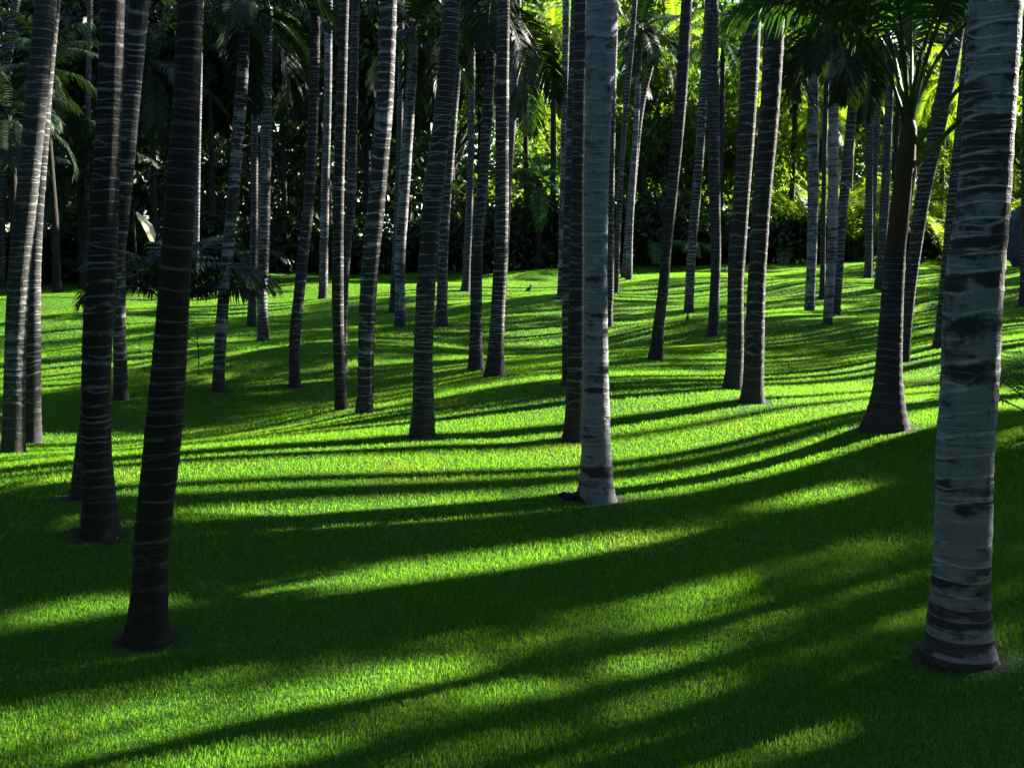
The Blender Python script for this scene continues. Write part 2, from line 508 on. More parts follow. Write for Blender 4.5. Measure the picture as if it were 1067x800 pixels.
# label, darkness, mossiness, crown (None: above the picture; number: the pixel row where the crown sits), path of (x, y, width) from the foot up
PALMS = [
 ("thick pale grey palm trunk with wide wavy white rings, right foreground, nearest the camera", -0.03, 0.0, None,
  [(1000,690,84),(1000,672,74),(1000,650,67),(1001,610,61),(1004,540,57),(1005,480,57),(1010,400,58),(1015,300,57),(1026,200,52),(1033,100,51),(1039,0,51)]),
 ("dark brown palm trunk with a flared foot, nearest the camera on the left", 0.95, 0.45, None,
  [(152,671,58),(153,658,49),(154,640,43),(156,610,38),(158,560,38),(163,510,38),(168,460,38),(174,380,35),(179,300,32),(185,200,30),(191,100,27),(194.5,0,26)]),
 ("stout dark palm trunk with fine rings and broad grey foot, second nearest on the left", 0.85, 0.15, None,
  [(105,561,46),(104,545,41),(103,510,35),(101,470,31),(101,400,30),(104,330,31),(107,300,30),(112,200,27),(117,100,24),(120.5,0,23)]),
 ("leaning palm trunk with sunlit upper right edge, crossing behind the stout dark left trunk", 0.35, 0.1, None,
  [(84,522,28),(85,508,23),(90,460,20),(99,400,19),(111,330,19),(119,280,19),(127,210,18.5),(136,110,19),(146,0,20)]),
 ("slim grey palm trunk standing in shade just right of the leaning left trunk", 0.2, 0.1, None,
  [(126,418,18),(126,405,15),(125,350,13),(125,300,13),(127,200,12),(130,100,12),(133,0,12)]),
 ("palm trunk with bright white rings and glowing right edge at the far left", 0.12, 0.0, None,
  [(13.5,474,28),(14,455,23),(15,370,21),(18,300,22),(21,260,22),(27,200,22),(36,100,22),(45,0,21)]),
 ("greyer palm trunk half hidden just behind the white ringed trunk at the left edge", 0.3, 0.1, None,
  [(34,463,21),(34,440,18),(34,370,17),(35,260,17),(43,150,16),(50,70,15),(57,0,15)]),
 ("slender leaning palm with a lit right edge standing beside the low fan of fronds", 0.15, 0.0, 22,
  [(228,409,16),(228,395,13),(229,370,12.5),(234,300,12),(238,260,12),(244,200,12),(252,100,12),(256,30,11)]),
 ("thin bright palm stem rising behind the low fronds, right of the dark brown trunk", 0.2, 0.1, None,
  [(202,310,8),(204,260,6.5),(205,200,6),(207,60,6),(208,0,6)]),
 ("blue grey palm trunk behind the low fan of fronds, rightmost of the pair there", 0.1, 0.0, 8,
  [(274,356,14),(274,343,12),(273,300,11),(275,260,11.5),(278,100,11),(279,20,11)]),
 ("thin dark palm trunk with a bright thread of light, touching the blue grey trunk", 0.5, 0.0, 6,
  [(262,341,11),(263,310,8.5),(265,220,7.5),(265,60,7),(265,20,7)]),
 ("dark slender palm curving right above a straight black foot, left of the mossy bent trunk", 0.4, 0.0, None,
  [(307,404,15),(307,390,12),(307,350,11.5),(312,300,12),(316,260,12),(322,200,11),(326,100,10.5),(327,0,10.5)]),
 ("far thin palm trunk with a bright right edge, just left of the mossy trunk", 0.15, 0.0, None,
  [(336,312,12),(337,295,9.5),(339,200,8.5),(342,100,8),(343,0,8)]),
 ("mossy olive palm trunk with a slight bend near its black foot", 0.25, 0.55, None,
  [(356,430,16),(355,412,13),(353,360,12),(352,300,12),(353,200,11),(356,100,10.5),(359,0,10)]),
 ("thin grey palm trunk tucked right behind the mossy olive trunk", 0.2, 0.0, None,
  [(357,388,12),(357,370,10),(358,310,9.5),(361,260,9.5),(366,200,9.5),(368,100,9),(370,0,8.5)]),
 ("palm trunk with bold black and white ladder rings and a sunlit pale foot", 0.22, 0.0, None,
  [(380,432,21),(380,420,18),(381,400,17),(382,340,17),(384,300,18),(387,260,19),(393,200,18.5),(401,100,18),(404.5,0,17)]),
 ("blue grey palm with its drooping crown showing, beside the bold ladder ringed trunk", 0.05, 0.0, 32,
  [(416,342,13),(417,325,11),(417,300,10.5),(417,260,11.5),(421,200,12),(428,100,11.5),(431,50,10)]),
 ("dark palm foot just left of the blue grey palm beside the ladder ringed trunk", 0.5, 0.0, None,
  [(409,326,9),(410,300,7),(413,240,7),(416,150,6.5),(418,0,6)]),
 ("stout palm leaning right with a brilliant white right edge and a black flared foot", 0.35, 0.0, None,
  [(439.5,458,31),(440,445,27),(441,420,23),(441,370,21),(444,300,20),(447,260,19.5),(452,200,20),(464,100,19),(472,0,17.5)]),
 ("slim palm trunk close behind the stout white edged leaning trunk", 0.2, 0.0, None,
  [(460,341,15),(460,328,12),(461,300,11),(462,260,10.5),(466,200,10),(474,100,9),(483,0,8)]),
 ("thin far palm trunk at the back of the lawn, left of the dark pair", 0.25, 0.0, None,
  [(485,304,12),(486,290,9),(488,240,8),(491,150,7),(492,0,7)]),
 ("left trunk of the dark pair left of centre, leaning slightly right, crown just in view", 0.4, 0.1, 10,
  [(496,387,21),(496,375,16),(496,340,12.5),(497,260,12),(502,200,11.5),(509,100,11.5),(513,10,10)]),
 ("right trunk of the dark pair left of centre, straight with a broad foot", 0.5, 0.1, None,
  [(515,394,26),(516,380,20),(517,360,17),(520,300,14.5),(522,260,14),(523,200,14),(523.5,100,13),(525,0,12)]),
 ("thin palm trunk showing only high up, right of the dark pair left of centre", 0.3, 0.0, None,
  [(522,312,11),(524,290,9),(529,200,8.5),(535,100,8),(539,0,8)]),
 ("smooth pale grey palm trunk at the centre with a flared foot and few rings", -0.10, 0.0, None,
  [(621.5,522,47),(621,510,40),(621,495,36),(621,470,32),(621,420,28.5),(620.5,380,26.5),(620.5,300,24),(621,200,25),(622,150,26),(625,60,30),(627,0,33)]),
 ("dark ringed palm trunk half hidden behind the smooth grey centre trunk on its left", 0.35, 0.0, None,
  [(597,460,26),(598,440,20),(600,380,17.5),(601,300,16),(602,200,15),(604,100,14.5),(606,0,14)]),
 ("slim shaded palm trunk, furthest left of the three overlapping trunks at the centre", 0.2, 0.0, None,
  [(590,403,14),(591,390,11),(591,300,10.5),(593,200,10),(596,100,9.5),(600,0,9.5)]),
 ("faint far palm trunk whose foot shows left of the overlapping centre trunks", 0.1, 0.0, None,
  [(584,312,12),(585,298,8),(587,200,7.5),(590,0,7)]),
 ("dark palm trunk peeping out along the right side of the smooth centre trunk", 0.3, 0.0, None,
  [(633,341,12),(634,320,9),(635,300,9),(636,200,9),(638,100,8.5),(641,0,8)]),
 ("very thin leaning stem with a bright edge, first to the right of the centre trunk", 0.3, 0.2, None,
  [(642,306,6.5),(642,290,5.5),(646,200,5.5),(652,110,5.5),(657,55,5.5),(661,0,5.5)]),
 ("far leaning palm trunk at the back lawn edge, thicker one behind the thin bright stem", 0.3, 0.1, 45,
  [(651,290,10),(653,270,8.5),(659,190,8.5),(668,110,8),(681,56,7.5)]),
 ("thin bluish palm trunk crossing in front of the far leaning palm right of centre", 0.1, 0.0, 30,
  [(655,292,8),(657,230,6.5),(662,150,6),(666,70,6),(668,40,6)]),
 ("dark olive palm trunk leaning right with a thin lit edge, right of centre", 0.5, 0.3, None,
  [(682.5,376,18),(684,362,14),(686,340,12),(691,300,11),(694,260,11),(700,200,11.5),(709,100,12),(715,0,11.5)]),
 ("slim palm trunk on the sunlit strip between the olive trunk and the straight dark one", 0.25, 0.0, None,
  [(717.5,327,12),(718,315,10),(720,270,9.5),(726,200,9.5),(733,100,9),(739,0,8.5)]),
 ("straight dark palm trunk with a white thread of light down its right side", 0.4, 0.1, None,
  [(742,351,13.5),(743,340,11),(745,300,10.5),(746,260,10.5),(744.5,200,12),(743,100,12.5),(742,0,12)]),
 ("left trunk of the thick crossing pair right of centre, black with criss cross pale rings", 0.3, 0.0, None,
  [(763,407,24),(764,395,20),(766,370,18),(767,300,17),(769,260,18),(774,200,17),(781,100,18.5),(786,0,18.5)]),
 ("right trunk of the thick crossing pair right of centre, grey below and black above", 0.25, 0.0, None,
  [(783.5,421,30),(784,410,25),(785,390,22),(788,300,19),(790,260,18.5),(794,200,18.5),(802,100,19.5),(807,0,20)]),
 ("far blue grey palm trunk, leftmost of the row of four thin palms on the right", 0.05, 0.0, 34,
  [(843,325,12),(844,312,10.5),(846,260,10.5),(847,200,11),(847,100,10.5),(847,40,9)]),
 ("pale thin palm with bright right edge, nearest of the four thin palms on the right", 0.0, 0.0, 32,
  [(862.6,339,11),(863,325,10),(867,260,10.5),(868,200,10.5),(869,100,9.5),(868.5,40,9)]),
 ("greyish thin palm leaning right, just right of the pale bright edged thin palm", 0.2, 0.0, 36,
  [(871,330,9.5),(872,315,8.5),(875,260,9),(879,200,10),(888,100,10),(891,40,8)]),
 ("very thin dark stem squeezed between the two leftmost palms of the row on the right", 0.5, 0.0, 38,
  [(856,313,7),(857,290,5.5),(858,200,5),(860,100,5),(862,40,5)]),
 ("thin far palm with shaded foot at the back lawn edge, left of the young palm", 0.3, 0.1, 40,
  [(904,290,9.5),(905,275,8),(906,200,8),(907,100,7.5),(909,40,7)]),
 ("thin leaning far palm standing almost against the young flared palm on its left", 0.2, 0.0, 44,
  [(916,302,11.5),(917,287,9.5),(919,260,9.5),(923,200,9),(928,100,8),(930,50,7.5)]),
 ("faint thin stem at the jungle edge, left of the young flared palm", 0.5, 0.1, 30,
  [(906,284,7),(907,260,6.5),(910,200,6.5),(915,100,6.5),(921,30,6)]),
 ("leaning black ringed palm rising to the right behind the young flared palm", 0.5, 0.0, None,
  [(942,378,13.5),(943,362,11),(947,310,12),(953,260,13),(962,200,15),(977,130,16),(990,60,17),(999,0,17)]),
 ("shaded palm trunk with a swollen foot half hidden behind the nearest right trunk", 0.3, 0.0, None,
  [(980,363,19),(982,345,15),(987,290,14),(994,200,13),(1004,100,13),(1012,0,13)]),
 ("thin palm trunk cut by the right edge of the picture, behind the nearest right trunk", 0.3, 0.0, None,
  [(1066,320,10),(1067,290,8),(1069,200,8),(1072,0,8)]),
 ("far leaning trunk in the top left corner, foot at the left edge of the lawn", 0.75, 0.4, None,
  [(1,300,9),(2,200,9),(8,80,9),(13,40,9),(20,0,9)]),
 ("thin dark trunk at the jungle edge showing left of the stout dark left trunk", 0.85, 0.1, None,
  [(89,300,6),(90,260,5.5),(93,100,5.5),(95,0,5.5)]),
]
YOUNG = ("young palm with a broad flared foot, reddish leaf bases and tall petioles, in front right",
  [(922,448,53),(922.5,440,47),(923.5,428,40),(924.5,414,34),(925.5,398,29.5),(926.7,370,25.5),(930,310,22.5),(933,260,21)])

BASES = []        # x, y, foot radius
PALM_DATA = []


def plan_palm(path):
    b = hit_ground(path[0][0], path[0][1])
    return b


for lab, dk, ms, cy, path in PALMS:
    b = plan_palm(path)
    PALM_DATA.append(b)
    rb = path[0][2] * b.y / F / 2
    BASES.append((b.x, b.y, rb))
    MOUNDS.append((b.x, b.y, 0.016 + 0.012 * random.random(), rb + 0.4))
yb = plan_palm(YOUNG[1])
BASES.append((yb.x, yb.y, YOUNG[1][0][2] * yb.y / F / 2))
MOUNDS.append((yb.x, yb.y, 0.02, 0.6))


def palm_from_path(i, lab, dk, ms, crown_y, path, b):
    depth = b.y
    g = np.random.default_rng(500 + i)
    gz = float(ground(b.x, b.y))
    pts = []; rad = []
    lean = g.uniform(-0.02, 0.02)
    for (px, py, w) in path:
        p = at_depth(px, py, depth)
        pts.append((p.x, p.y, p.z)); rad.append(w * depth / F / 2 * math.cos(PITCH))
    pts = np.array(pts); rad = np.array(rad)
    pts[:, 1] += lean * (pts[:, 2] - pts[0, 2])
    ctl = np.column_stack([pts, rad])
    s = catmull(ctl, 90)
    pts, rad = s[:, :3], s[:, 3]
    top = pts[-1]
    d = (pts[-1] - pts[-12]); d /= np.linalg.norm(d)
    d = d * 0.6 + np.array([0, 0, 0.4]); d /= np.linalg.norm(d)
    if crown_y is None:
        ext = TOP_EXTRA(i, b) / d[2]
    else:
        ext = 0.05
    ext_pts = [top + d * ext * k / 6 for k in range(1, 7)]
    pts = np.vstack([pts, ext_pts])
    rad = np.concatenate([rad, rad[-1] * np.linspace(0.99, 0.88, 6)])
    # sink the foot a little into the turf
    pts = np.vstack([[pts[0] - np.array([0, 0, 0.08])], pts])
    rad = np.concatenate([[rad[0] * 1.03], rad])
    order = np.argsort(pts[:, 2]); pts = pts[order]; rad = rad[order]
    loc = Vector((b.x, b.y, gz))
    near = depth < 11
    ringf = float(g.uniform(7.0, 12.5)) * (0.17 / max(0.10, float(np.median(rad)) * 2)) ** 0.5
    t = thing('palm_tree', loc, lab, 'palm tree', GROVE)
    me = trunk_mesh('trunk', pts - np.array(loc), rad, near, 900 + i, ringf)
    o = link('trunk', me, t)
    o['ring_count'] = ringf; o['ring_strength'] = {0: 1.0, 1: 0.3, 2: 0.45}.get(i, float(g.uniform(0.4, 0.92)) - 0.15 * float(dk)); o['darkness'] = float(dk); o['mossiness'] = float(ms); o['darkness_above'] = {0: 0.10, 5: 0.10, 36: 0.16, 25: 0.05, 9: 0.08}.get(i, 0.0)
    tp = Vector(pts[-1]) - loc
    rt = float(rad[-1])
    sc = rt / 0.1
    L = 0.55 if crown_y is None else 0.3
    q = Vector((0, 0, 1)).rotation_difference(Vector(d)).to_euler()
    sh = link('crownshaft', SHAFT, t, tp - Vector(d) * 0.03, q, (sc, sc, L / 0.78))
    cm = CROWNS_SMALL[i % 3] if (crown_y is not None or depth > 24) else CROWNS[i % 4]
    link('crown', cm, t, tp + Vector(d) * (L * 0.9), (q.x, q.y, g.uniform(0, 6.28)), float(g.uniform(0.9, 1.12)))
    return t


def TOP_EXTRA(i, b):
    g = np.random.default_rng(40 + i)
    # the crown sits above the picture's upper edge
    top = 1.6 + 0.223 * b.y
    if b.y > 16 and -3 < b.x and not (b.x > 5 and b.y < 20):
        return max(1.7, float(g.uniform(7.2, 9.4)) - top)
    return max(1.2, float(g.uniform(9.0, 12.5)) - top)


for i, ((lab, dk, ms, cy, path), b) in enumerate(zip(PALMS, PALM_DATA)):
    palm_from_path(i, lab, dk, ms, cy, path, b)

# the young palm with petioles in view
def young_palm():
    lab, path = YOUNG
    b = yb; depth = b.y
    gz = float(ground(b.x, b.y)); loc = Vector((b.x, b.y, gz))
    ctl = []
    for (px, py, w) in path:
        p = at_depth(px, py, depth)
        ctl.append((p.x, p.y, p.z, w * depth / F / 2))
    s = catmull(np.array(ctl), 60)
    pts, rad = s[:, :3], s[:, 3]
    pts = np.vstack([[pts[0] - np.array([0, 0, 0.08])], pts]); rad = np.concatenate([[rad[0]], rad])
    t = thing('young_palm_tree', loc, lab, 'palm tree')
    o = link('trunk', trunk_mesh('trunk', pts - np.array(loc), rad, True, 77, 13.0), t)
    o['ring_count'] = 15.0; o['ring_strength'] = 0.35; o['darkness'] = 0.3; o['mossiness'] = 0.4
    # leaf sheaths wrapped round the stem
    mb = MB()
    line = [at_depth(933, 262, depth), at_depth(936, 235, depth), at_depth(940, 200, depth), at_depth(944, 165, depth), at_depth(947, 135, depth), at_depth(948, 122, depth)]
    mb.tube([p - loc for p in line], [0.080, 0.080, 0.078, 0.074, 0.064, 0.035], 20)
    mb.build('leaf_sheath', M_SHEATH, t, True)
    # fronds: foot of petiole (px,py), azimuth in degrees (0 = right, 90 = away), elevation, bend, length, petiole share
    tops = [(946,140, 200, 86, 60, 2.4, .38), (949,142, 20, 83, 72, 2.8, .36), (944,150, 120, 83, 70, 2.6, .38),
            (948,150, 300, 84, 74, 2.6, .36), (950,160, 8, 57, 50, 2.6, .42), (951,175, 350, 48, 30, 2.6, .44),
            (945,155, 235, 82, 88, 2.6, .36), (948,160, 75, 80, 80, 2.5, .38), (947,150, 180, 84, 88, 2.1, .42),
            (946,138, 340, 87, 60, 2.3, .42), (946,150, 15, 80, 125, 2.6, .42), (945,150, 160, 82, 105, 2.1, .42)]
    rnd = random.Random(5)
    for (px, py, az, el, bend, L, pet) in tops:
        p = at_depth(px, py, depth) - loc
        mb = MB()
        add_frond(mb, p, R(az), R(el), R(bend), L, 50, 0.64, 0.036, 0.7, pet, 0.022, rnd)
        mb.build('frond', M_FROND, t)
    # added pale strip standing in for sunlight along the sheath's right edge
    mb = MB()
    a = at_depth(952, 150, depth) - loc
    mb.tube([a, a + Vector((0.012, -0.02, -0.22)), a + Vector((-0.03, -0.03, -0.62)), a + Vector((-0.06, -0.03, -0.85))], [0.012, 0.016, 0.012, 0.003], 8)
    mb.build('lit_sheath_edge', M_DRY_AND_LIT, t, True)
    return t


young_palm()

# palms of the same grove beyond the right edge of the picture (they cast the long shadows on the lawn)
OUTSIDE = []
def outside_palms():
    g = np.random.default_rng(21)
    protos = []
    for k in range(3):
        H = [6.6, 7.4, 8.2][k]
        zs = np.linspace(-0.08, H, 40)
        lean = [0.010, -0.008, 0.012][k]
        pts = np.column_stack([lean * zs + 0.02 * np.sin(zs), 0.02 * zs, zs])
        rad = 0.085 + 0.07 * np.exp(-np.maximum(zs, 0) / 0.18)
        me = trunk_mesh('trunk', pts, rad, False, 60 + k, 9.5)
        protos.append((me, pts[-1], H))
    ca, sa = math.cos(SUN_AZ), math.sin(SUN_AZ)
    spots = []

    spots += SHADE_PALMS
    q = 0
    for u in (-6.22, -6.34, -5.36, -5.46, -4.2, -4.36, -4.52, -4.66, -3.41, -3.02, -2.72, -7.12, -7.75, -8.6):
        for rowd in (0, 1):
            if u < -7 and rowd: continue
            v2 = 13.5 + (q * 4.7) % 13.0 + rowd * 2.5; q += 1
            x, y = ca * u + sa * v2, -sa * u + ca * v2
            if abs(x) < 0.49 * y + 1.2: continue
            spots.append((x, y, 13.5 + (q % 3) * 0.6, 0.5))
    # clearings kept open for the sunny lanes
    for cx, cy in ((12.36, 11.27), (21.7, 19.29), (13.97, 16.49), (7.93, 12.57), (19.06, 17.53)):
        spots = [p for p in spots if (p[0] - cx) ** 2 + (p[1] - cy) ** 2 > 0.05]
    spots = [(x, y, H, 0.55 if (x - 12.17) ** 2 + (y - 11.55) ** 2 < 0.01 else cs) for x, y, H, cs in spots]
    tries = 0; n = 0
    while n < N_OUT and tries < 8000:
        tries += 1
        y = g.uniform(8, 41); x = g.uniform(3, 38)
        u = ca * x - sa * y
        if x < 0.49 * y + 1.4 or x > 0.47 * y + 18: continue
        if u > -11.7: continue
        if any((x - p[0]) ** 2 + (y - p[1]) ** 2 < 1.5 ** 2 for p in spots): continue
        spots.append((x, y, g.uniform(10.5, 14.0), float(g.choice([0.8, 1.0, 1.1])))); n += 1
    # the tallest palms, along the right edge of the view: their high crowns shade the middle of the lawn
    for q in range(34):
        u = -12.2 - 0.36 * q
        vmin = next(v for v in np.arange(10, 70, 0.2) if ca * u + sa * v > 0.49 * (-sa * u + ca * v) + 1.6)
        v2 = vmin + g.uniform(0.0, 4.0)
        x, y = ca * u + sa * v2, -sa * u + ca * v2
        if y > 46 or any((x - p[0]) ** 2 + (y - p[1]) ** 2 < 0.9 ** 2 for p in spots): continue
        spots.append((x, y, g.uniform(14.0, 18.0), 1.15))
    for u, w, cs in ((-3.05, 4.6, 0.45), (-2.45, 1.6, 0.32), (-2.2, 4.4, 0.6), (-4.45, 0.2, 0.3), (-4.3, 2.6, 0.3), (-1.6, 1.5, 0.5)):
        v2 = w + 7.0 / math.tan(SUN_EL)
        spots.append((ca * u + sa * v2, -sa * u + ca * v2, 7.0, cs))
    for k, (x, y, H, cs) in enumerate(spots):
        me, tp, H0 = protos[k % 3]
        t = thing('palm_tree', (x, y, float(ground0(x, y))), 'tall ringed palm standing beyond the right edge of the picture', 'palm tree',
                  'palms of the grove outside the picture', float(g.uniform(0, 6.28)))
        kz = (H - 0.65) / H0
        o = link('trunk', me, t, None, None, (1, 1, kz)); o['ring_count'] = 9.5; o['ring_strength'] = 0.8; o['darkness'] = 0.2; o['mossiness'] = 0.1
        tp = Vector((tp[0], tp[1], tp[2] * kz))
        link('crownshaft', SHAFT, t, tp - Vector((0, 0, 0.03)), None, (0.85, 0.85, 0.8))
        link('crown', CROWNS[k % 4], t, tp + Vector((0, 0, 0.55)), (0, 0, float(g.uniform(0, 6.28))), cs)


# palms in front and to the right whose crowns and trunks shade the lawn: x, y, height of the crown, size of the crown
SHADE_PALMS = [(12.17, 11.55, 6.48, 1.0), (24.47, 21.01, 12.02, 1.0), (9.41, 12.72, 6.79, 0.5), (14.38, 14.77, 9.83, 0.5), (21.75, 19.29, 10.77, 0.9), (16.68, 13.33, 8.37, 0.36),
    (7.45, 11.37, 6.01, 0.36), (14.53, 12.87, 8.78, 0.36), (20.56, 18.38, 11.55, 0.36), (13.63, 23.87, 9.04, 0.9), (16.24, 15.5, 7.44, 0.7), (11.77, 13.18, 7.79, 0.26),
    (15.49, 27.81, 11.1, 0.26), (19.01, 14.75, 9.87, 0.36), (19.06, 17.53, 11.5, 0.26), (18.38, 25.23, 6.47, 0.9), (11.63, 18.27, 7.06, 0.26), (11.52, 19.67, 7.9, 0.26),
    (20.55, 29.86, 9.28, 1.0), (11.66, 9.85, 5.82, 0.26), (25.7, 25.72, 10.86, 0.7), (17.42, 14.51, 8.68, 0.26), (15.07, 26.52, 11.7, 0.7), (19.48, 36.47, 10.35, 0.9),
    (15.39, 23.82, 6.97, 1.0), (22.33, 32.12, 7.53, 1.0), (18.61, 30.48, 10.25, 0.7), (14.42, 19.64, 7.17, 0.26), (18.86, 22.71, 10.65, 0.26), (22.76, 29.44, 5.82, 0.7),
    (21.15, 40.46, 7.39, 1.0), (22.41, 17.23, 11.83, 0.26), (12.64, 22.77, 9.2, 0.26), (13.4, 21.1, 7.07, 0.26), (22.54, 43.0, 11.03, 1.0), (27.54, 40.51, 7.74, 0.5),
    (23.04, 40.43, 11.77, 0.26), (17.9, 26.71, 11.48, 0.26), (19.35, 24.54, 12.06, 0.26), (23.11, 21.64, 12.3, 0.26), (23.31, 37.47, 6.32, 0.7), (14.48, 23.08, 10.96, 0.26),
    (24.62, 36.77, 11.46, 0.5), (16.71, 28.82, 11.24, 0.36), (31.06, 34.51, 11.79, 0.7), (24.45, 42.78, 7.15, 1.0), (17.26, 31.89, 8.45, 0.5), (27.21, 38.63, 6.88, 0.36),
    (22.3, 33.92, 6.0, 0.5), (17.29, 30.56, 7.0, 0.26), (27.82, 36.8, 8.43, 0.5), (10.24, 11.76, 5.92, 0.26), (18.83, 34.48, 11.58, 0.7), (9.2, 10.01, 6.1, 0.26),
    (29.9, 42.28, 6.05, 0.26), (18.92, 27.89, 10.22, 0.26), (25.6, 40.11, 10.57, 0.26), (11.59, 20.96, 7.99, 0.36), (20.36, 25.8, 11.34, 0.36), (26.35, 33.09, 7.8, 0.26),
    (22.7, 20.26, 11.09, 0.7), (19.5, 29.35, 10.94, 0.26), (18.09, 29.42, 11.3, 0.5), (26.3, 37.51, 7.55, 0.5), (29.12, 28.28, 11.7, 0.36), (18.44, 32.96, 9.75, 0.26),
    (20.32, 32.73, 11.82, 0.26), (24.34, 35.38, 10.34, 0.26), (24.25, 41.12, 5.85, 1.0), (9.66, 14.0, 7.75, 0.26), (18.92, 21.06, 6.75, 0.36), (13.18, 10.51, 6.53, 0.36),
    (18.4, 15.93, 8.66, 0.36), (24.14, 38.43, 11.48, 0.26), (21.11, 24.15, 11.3, 0.26), (20.57, 38.66, 11.43, 0.7), (20.56, 35.63, 6.09, 0.26), (25.93, 30.97, 8.94, 0.5),
    (20.3, 19.91, 11.03, 0.26), (26.63, 35.79, 10.26, 0.26), (32.39, 36.16, 10.92, 0.36), (14.62, 24.79, 11.86, 0.26), (29.86, 37.76, 10.51, 0.36), (17.02, 16.77, 7.22, 0.5),
    (21.94, 25.56, 9.89, 0.26), (15.55, 22.6, 6.13, 0.26), (22.2, 37.88, 11.76, 0.5), (28.56, 33.34, 10.84, 0.36)]
N_OUT = 125
outside_palms()


def added_palms_behind():  # unseen palms added to block sky light from behind and left
    g = np.random.default_rng(31)
    spots = []
    while len(spots) < 60:
        x = g.uniform(-22, 20); y = g.uniform(-22, 24)
        if abs(x) < 0.5 * y + 2.5: continue
        if x > 1.5 and y > -2: continue
        if x * x + y * y < 9: continue
        if any((x - a) ** 2 + (y - c) ** 2 < 2.2 ** 2 for a, c in spots): continue
        spots.append((x, y))
    me = [o for o in COL.objects if o.name.startswith('palm_tree') and o.get('group') == 'palms of the grove outside the picture']
    for k, (x, y) in enumerate(spots):
        src = me[k % 3]
        t = src.copy(); COL.objects.link(t)
        t.location = (x, y, float(ground0(x, y))); t.rotation_euler = (0, 0, float(g.uniform(0, 6.28)))
        t['label'] = 'unseen tall ringed palm added behind or left of the photographer to block sky light'
        for ch in src.children:
            c = ch.copy(); COL.objects.link(c); c.parent = t


added_palms_behind()


# ------------------------------------------------------------------ leafy masses
def leaf_cloud(centres, radii, counts, size, g, squash=0.8, shell=0.55, droop=0.25):
    """numpy leaf quads (two triangles folded along the rib) spread through lumpy volumes"""
    n = int(np.sum(counts))
    idx = np.repeat(np.arange(len(centres)), counts)
    d = g.normal(size=(n, 3)); d /= np.linalg.norm(d, axis=1)[:, None]
    rr = shell + (1 - shell) * g.random(n) ** 0.6
    rr *= 1 + 0.18 * np.sin(5 * d[:, 0] + 3 * d[:, 2] + idx) + g.normal(0, 0.07, n)
    P = centres[idx] + d * (radii[idx] * rr)[:, None] * np.array([1, 1, squash])
    ax = d * 0.8 + g.normal(0, 0.7, size=(n, 3)) + np.array([0, 0, -droop]); ax /= np.linalg.norm(ax, axis=1)[:, None]
    nb = g.normal(size=(n, 3)) + np.array([0, 0, 0.9])
    sd = np.cross(ax, nb); sd /= np.linalg.norm(sd, axis=1)[:, None] + 1e-9
    nn = np.cross(sd, ax)
    L = size * g.uniform(0.6, 1.3, n)
    W = L * g.uniform(0.2, 0.32, n)
    a = P; t = P + ax * L[:, None] - np.array([0, 0, 1]) * (L * 0.18)[:, None]
    m = P + ax * (L * 0.45)[:, None]
    l = m + sd * W[:, None] + nn * (W * 0.35)[:, None]
    r = m - sd * W[:, None] + nn * (W * 0.35)[:, None]
    V = np.stack([a, l, t, r], 1).reshape(-1, 3)
    k = np.arange(n) * 4
    T = np.concatenate([np.stack([k, k + 1, k + 2], 1), np.stack([k, k + 2, k + 3], 1)])
    tint = np.repeat(np.clip(g.normal(0.45, 0.22, n), 0, 1), 4)
    return V, T, tint


def cloud_mesh(name, seed, lumps, size, per, spread, mat, squash=0.8):
    g = np.random.default_rng(seed)
    c = g.normal(size=(lumps, 3)); c /= np.linalg.norm(c, axis=1)[:, None]
    c = c * (g.random(lumps) ** 0.45)[:, None] * np.array(spread)
    c[:, 2] += spread[2]
    r = g.uniform(0.28, 0.55, lumps) * min(spread)
    V, T, t = leaf_cloud(c, r, np.full(lumps, per), size, g, squash)
    return big_mesh(name, V, np.zeros((0, 4), int), T, t, mat)


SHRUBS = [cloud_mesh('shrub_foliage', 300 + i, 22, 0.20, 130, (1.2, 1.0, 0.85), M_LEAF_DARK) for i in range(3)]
TREECROWNS = [cloud_mesh('tree_crown', 320 + i, 40, 0.26, 170, (2.6, 2.2, 2.3), M_LEAF) for i in range(3)]


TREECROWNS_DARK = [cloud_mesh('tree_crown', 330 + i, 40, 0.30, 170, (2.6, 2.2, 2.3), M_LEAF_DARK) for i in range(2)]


def branch_mesh(seed, H):
    rnd = random.Random(seed)
    mb = MB()
    mb.tube([(0, 0, -0.2), (0.03, 0.02, H * 0.3), (0.1, -0.05, H * 0.6), (0.05, 0.05, H)], [0.2, 0.15, 0.12, 0.05], 10)
    for k in range(9):
        z = H * rnd.uniform(0.4, 0.9); a = rnd.uniform(0, 6.28); L = rnd.uniform(1.0, 2.2)
        p = Vector((0.06, 0, z))
        d = Vector((math.cos(a), math.sin(a), rnd.uniform(0.3, 0.9)))
        mb.tube([p, p + d * L * 0.5, p + d * L + Vector((0, 0, 0.3))], [0.07, 0.045, 0.015], 6)
    return mb.mesh('trunk', M_BARK_PLAIN, True)


def stems_mesh(seed):
    rnd = random.Random(seed)
    mb = MB()
    for k in range(8):
        a = rnd.uniform(0, 6.28)
        d = Vector((math.cos(a) * 0.5, math.sin(a) * 0.5, 1))
        mb.tube([(0.1 * math.cos(a), 0.1 * math.sin(a), -0.1), tuple(d * 0.6), tuple(d * rnd.uniform(1.0, 1.5))], [0.03, 0.022, 0.01], 5)
    return mb.mesh('stems', M_BARK_PLAIN)


BRANCHES = [branch_mesh(70 + i, 4.2) for i in range(2)]
STEMS = stems_mesh(3)

